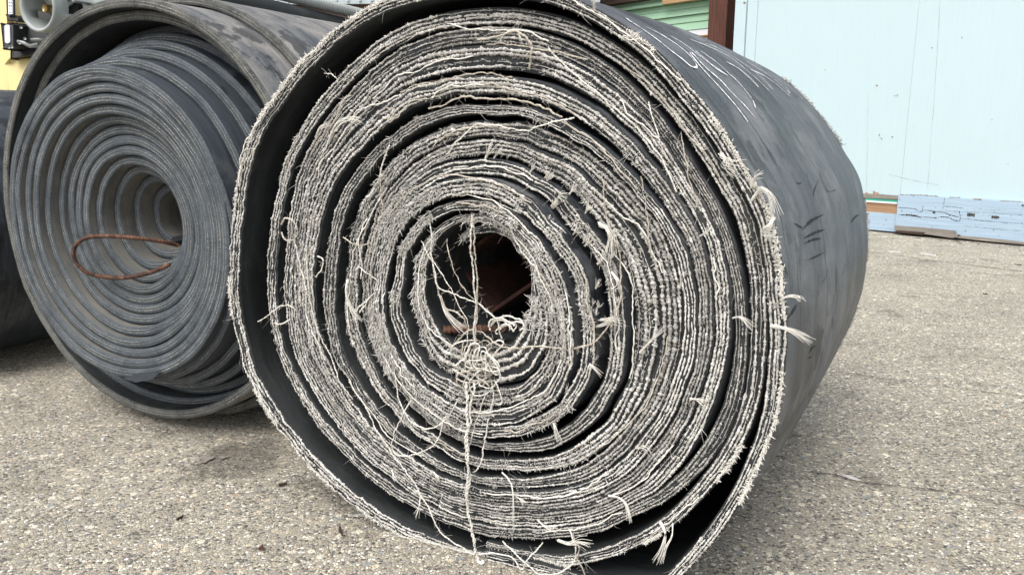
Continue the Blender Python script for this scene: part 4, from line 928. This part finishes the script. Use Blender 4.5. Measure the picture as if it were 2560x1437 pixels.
# ================================================================ yellow machine at upper left
DM = 3.3
mach = thing('forklift', 'cream yellow forklift machine with round grey housing beyond the rolls at upper left', 'forklift', tuple(at(40, 100, DM)[:2])+(0,))
dY = np.array([.25, .95, 0])
def mp(pts, d, dep, name, m, bev=.003, par=None): return MB().prism([at(x, y, d) for x, y in pts], dY*dep).out(name, m, par or mach, bevel=bev)
mp([(-60, -80), (14, -80), (19, 60), (27, 125), (27, 200), (22, 420), (-60, 420)], DM, .12, 'mast_post', M_yellow)
mp([(33, -80), (54, -80), (52, 0), (46, 46), (36, 46), (33, 0)], DM+.1, .08, 'mast_rail', M_yellow)
lb = mp([(15, -60), (31, -60), (33, 40), (19, 40)], DM-.02, .01, 'label_frame', M_blackm)
pl_ = mp([(18.5, -60), (29, -60), (31, 36), (21, 36)], DM-.028, .004, 'label_plate', M_label, .0005)
mb = MB()
for y in (-12, -2, 6, 14, 22, 30):
    for q in range(2):
        x = 21.2+q*4.6+y*.045; h_ = random.uniform(1.2, 2.6); mb.prism([at(x, y, DM-.030), at(x+3, y+.6, DM-.030), at(x+2.8, y+h_+1, DM-.030), at(x+.4, y+h_, DM-.030)], dY*.001)
mb.out('label_symbols', M_ink, mach)
mp([(16, 38), (34, 38), (48, 46), (46, 54), (22, 50)], DM-.01, .05, 'hinge', M_blackm)
mp([(26, 50), (40, 50), (42, 62), (26, 64)], DM+.03, .04, 'bracket', M_yellow)
bx = mp([(5, 61), (30, 59), (36, 62), (36, 116), (11, 122)], DM-.16, .10, 'battery_box', M_blackm, .006)
pill = [(17.5+6.2*math.cos(a)*1+(.9 if math.sin(a) > 0 else -.4), 85.5+(17 if math.sin(a) > 0 else -17)+6.2*math.sin(a)) for a in np.linspace(0, 2*math.pi, 20, endpoint=False)]
mp(pill, DM-.165, .004, 'white_strip', M_label, .0005)
mp([(36, 62), (60, 60), (130, 75), (140, 120), (90, 122), (36, 106)], DM-.10, .15, 'engine_block', M_blackm, .008)
mp([(30, 122), (60, 118), (110, 118), (110, 130), (70, 140), (30, 146)], DM-.085, .03, 'side_plate', M_blackm, .006)
# pipes / bolts under the block
mb = MB(); mb.tube([at(78, 100, DM-.13), at(95, 99, DM-.13), at(112, 103, DM-.12)], .006, 10); mb.tube([at(40, 104, DM-.14), at(60, 108, DM-.15), at(75, 116, DM-.14), at(95, 112, DM-.13)], .008, 8); mb.out('hose', M_cast, mach, True)
mb = MB()
for x, y in ((48, 108), (52, 69), (29, 118), (22, 119), (62, 97)): mb.tube([at(x, y, DM-.17), at(x, y, DM-.14)], .006, 8)
mb.out('bolts', M_cast, mach, True)
# rounded yellow body
bp = [(23, 165), (30, 152), (45, 141), (62, 135), (90, 131), (140, 131), (150, 420), (24, 420)]
mp(bp, DM-.05, .45, 'counterweight', M_yellow, .02)
# round grey housing: hollow drum with rim, cut-outs and hub
hc = at(94, 18, DM-.25); ha = np.array([.36, .93, .0]); ha /= np.linalg.norm(ha); hb = np.cross(ha, Z_); R0 = .090
ns = 72; aa = np.arange(ns)*2*math.pi/ns
def ringp(r, w): return hc+ha*w+r*(np.cos(aa)[:, None]*hb+np.sin(aa)[:, None]*Z_)
prof = [(R0-.006, .0), (R0, -.003), (R0+.002, .004), (R0+.001, .02), (R0, .06), (R0, .10), (R0, .14), (R0, .18), (R0+.004, .20), (R0+.02, .215), (R0+.02, .30), (.02, .31)]
Vh = np.vstack([ringp(r, w_) for r, w_ in prof]+[ringp(R0-.008, .01), ringp(R0-.009, .06), ringp(R0-.009, .10), ringp(R0-.009, .14), ringp(R0-.009, .18)])
Qh = []; npf = len(prof)
def qd(a, b, skip=None):
    for j in range(ns):
        if skip and skip(j): continue
        j2 = (j+1) % ns; Qh.append([a*ns+j, a*ns+j2, b*ns+j2, b*ns+j])
win = lambda j: j in (69, 70, 71, 0, 1, 2, 3, 58, 59, 60, 61, 62, 63, 20, 21, 22, 23, 24, 36, 37, 38, 39, 40)
for k in range(npf-1): qd(k, k+1, win if k in (4, 5, 6) else None)
seqi = [0, npf, npf+1, npf+2, npf+3, npf+4]
for k in range(5): qd(seqi[k+1], seqi[k], win if k in (2, 3) else None)
hsg = mesh('round_housing', Vh, Qh, M_cast, mach, True)
mo = hsg.modifiers.new('sol', 'SOLIDIFY'); mo.thickness = .003
mb = MB()
for q in (0.4, 2.5, 4.6): 
    e = math.cos(q)*hb+math.sin(q)*Z_; mb.box(hc+ha*.09+e*.055, e*.04, np.cross(e, ha)*.012, ha*.006)
mb.out('spokes', M_cast, hsg, bevel=.003)
mesh('drum_shade_disc', np.vstack([ringp(R0-.012, .115), [hc+ha*.115]]), [[j, (j+1) % ns, ns, ns] for j in range(0)]+[[j, (j+1) % ns, (j+2) % ns, ns] for j in range(0, ns, 2)], M_blackm, hsg)  # black backing added so the drum interior looks shaded, not a housing part
MB().tube([hc+ha*.03, hc+ha*.05, hc+ha*.10], [.016, .018, .02], 14).out('hub_bolt', M_brass, hsg, True)
for (a_, b_) in ((.035, -.015), (.045, .015)):
    MB().tube([hc+ha*.06+hb*a_+Z_*b_, hc+ha*.075+hb*a_+Z_*b_], .013, 16).out('dial_cap', M_label, hsg, True)
mp([(190, -60), (420, -60), (420, 60), (190, 60)], DM+.45, .1, 'rear_panel', M_cast, .01)
mp([(30, -60), (190, -60), (190, 128), (30, 128)], DM+.30, .05, 'dark_bay', M_blackm, .01)
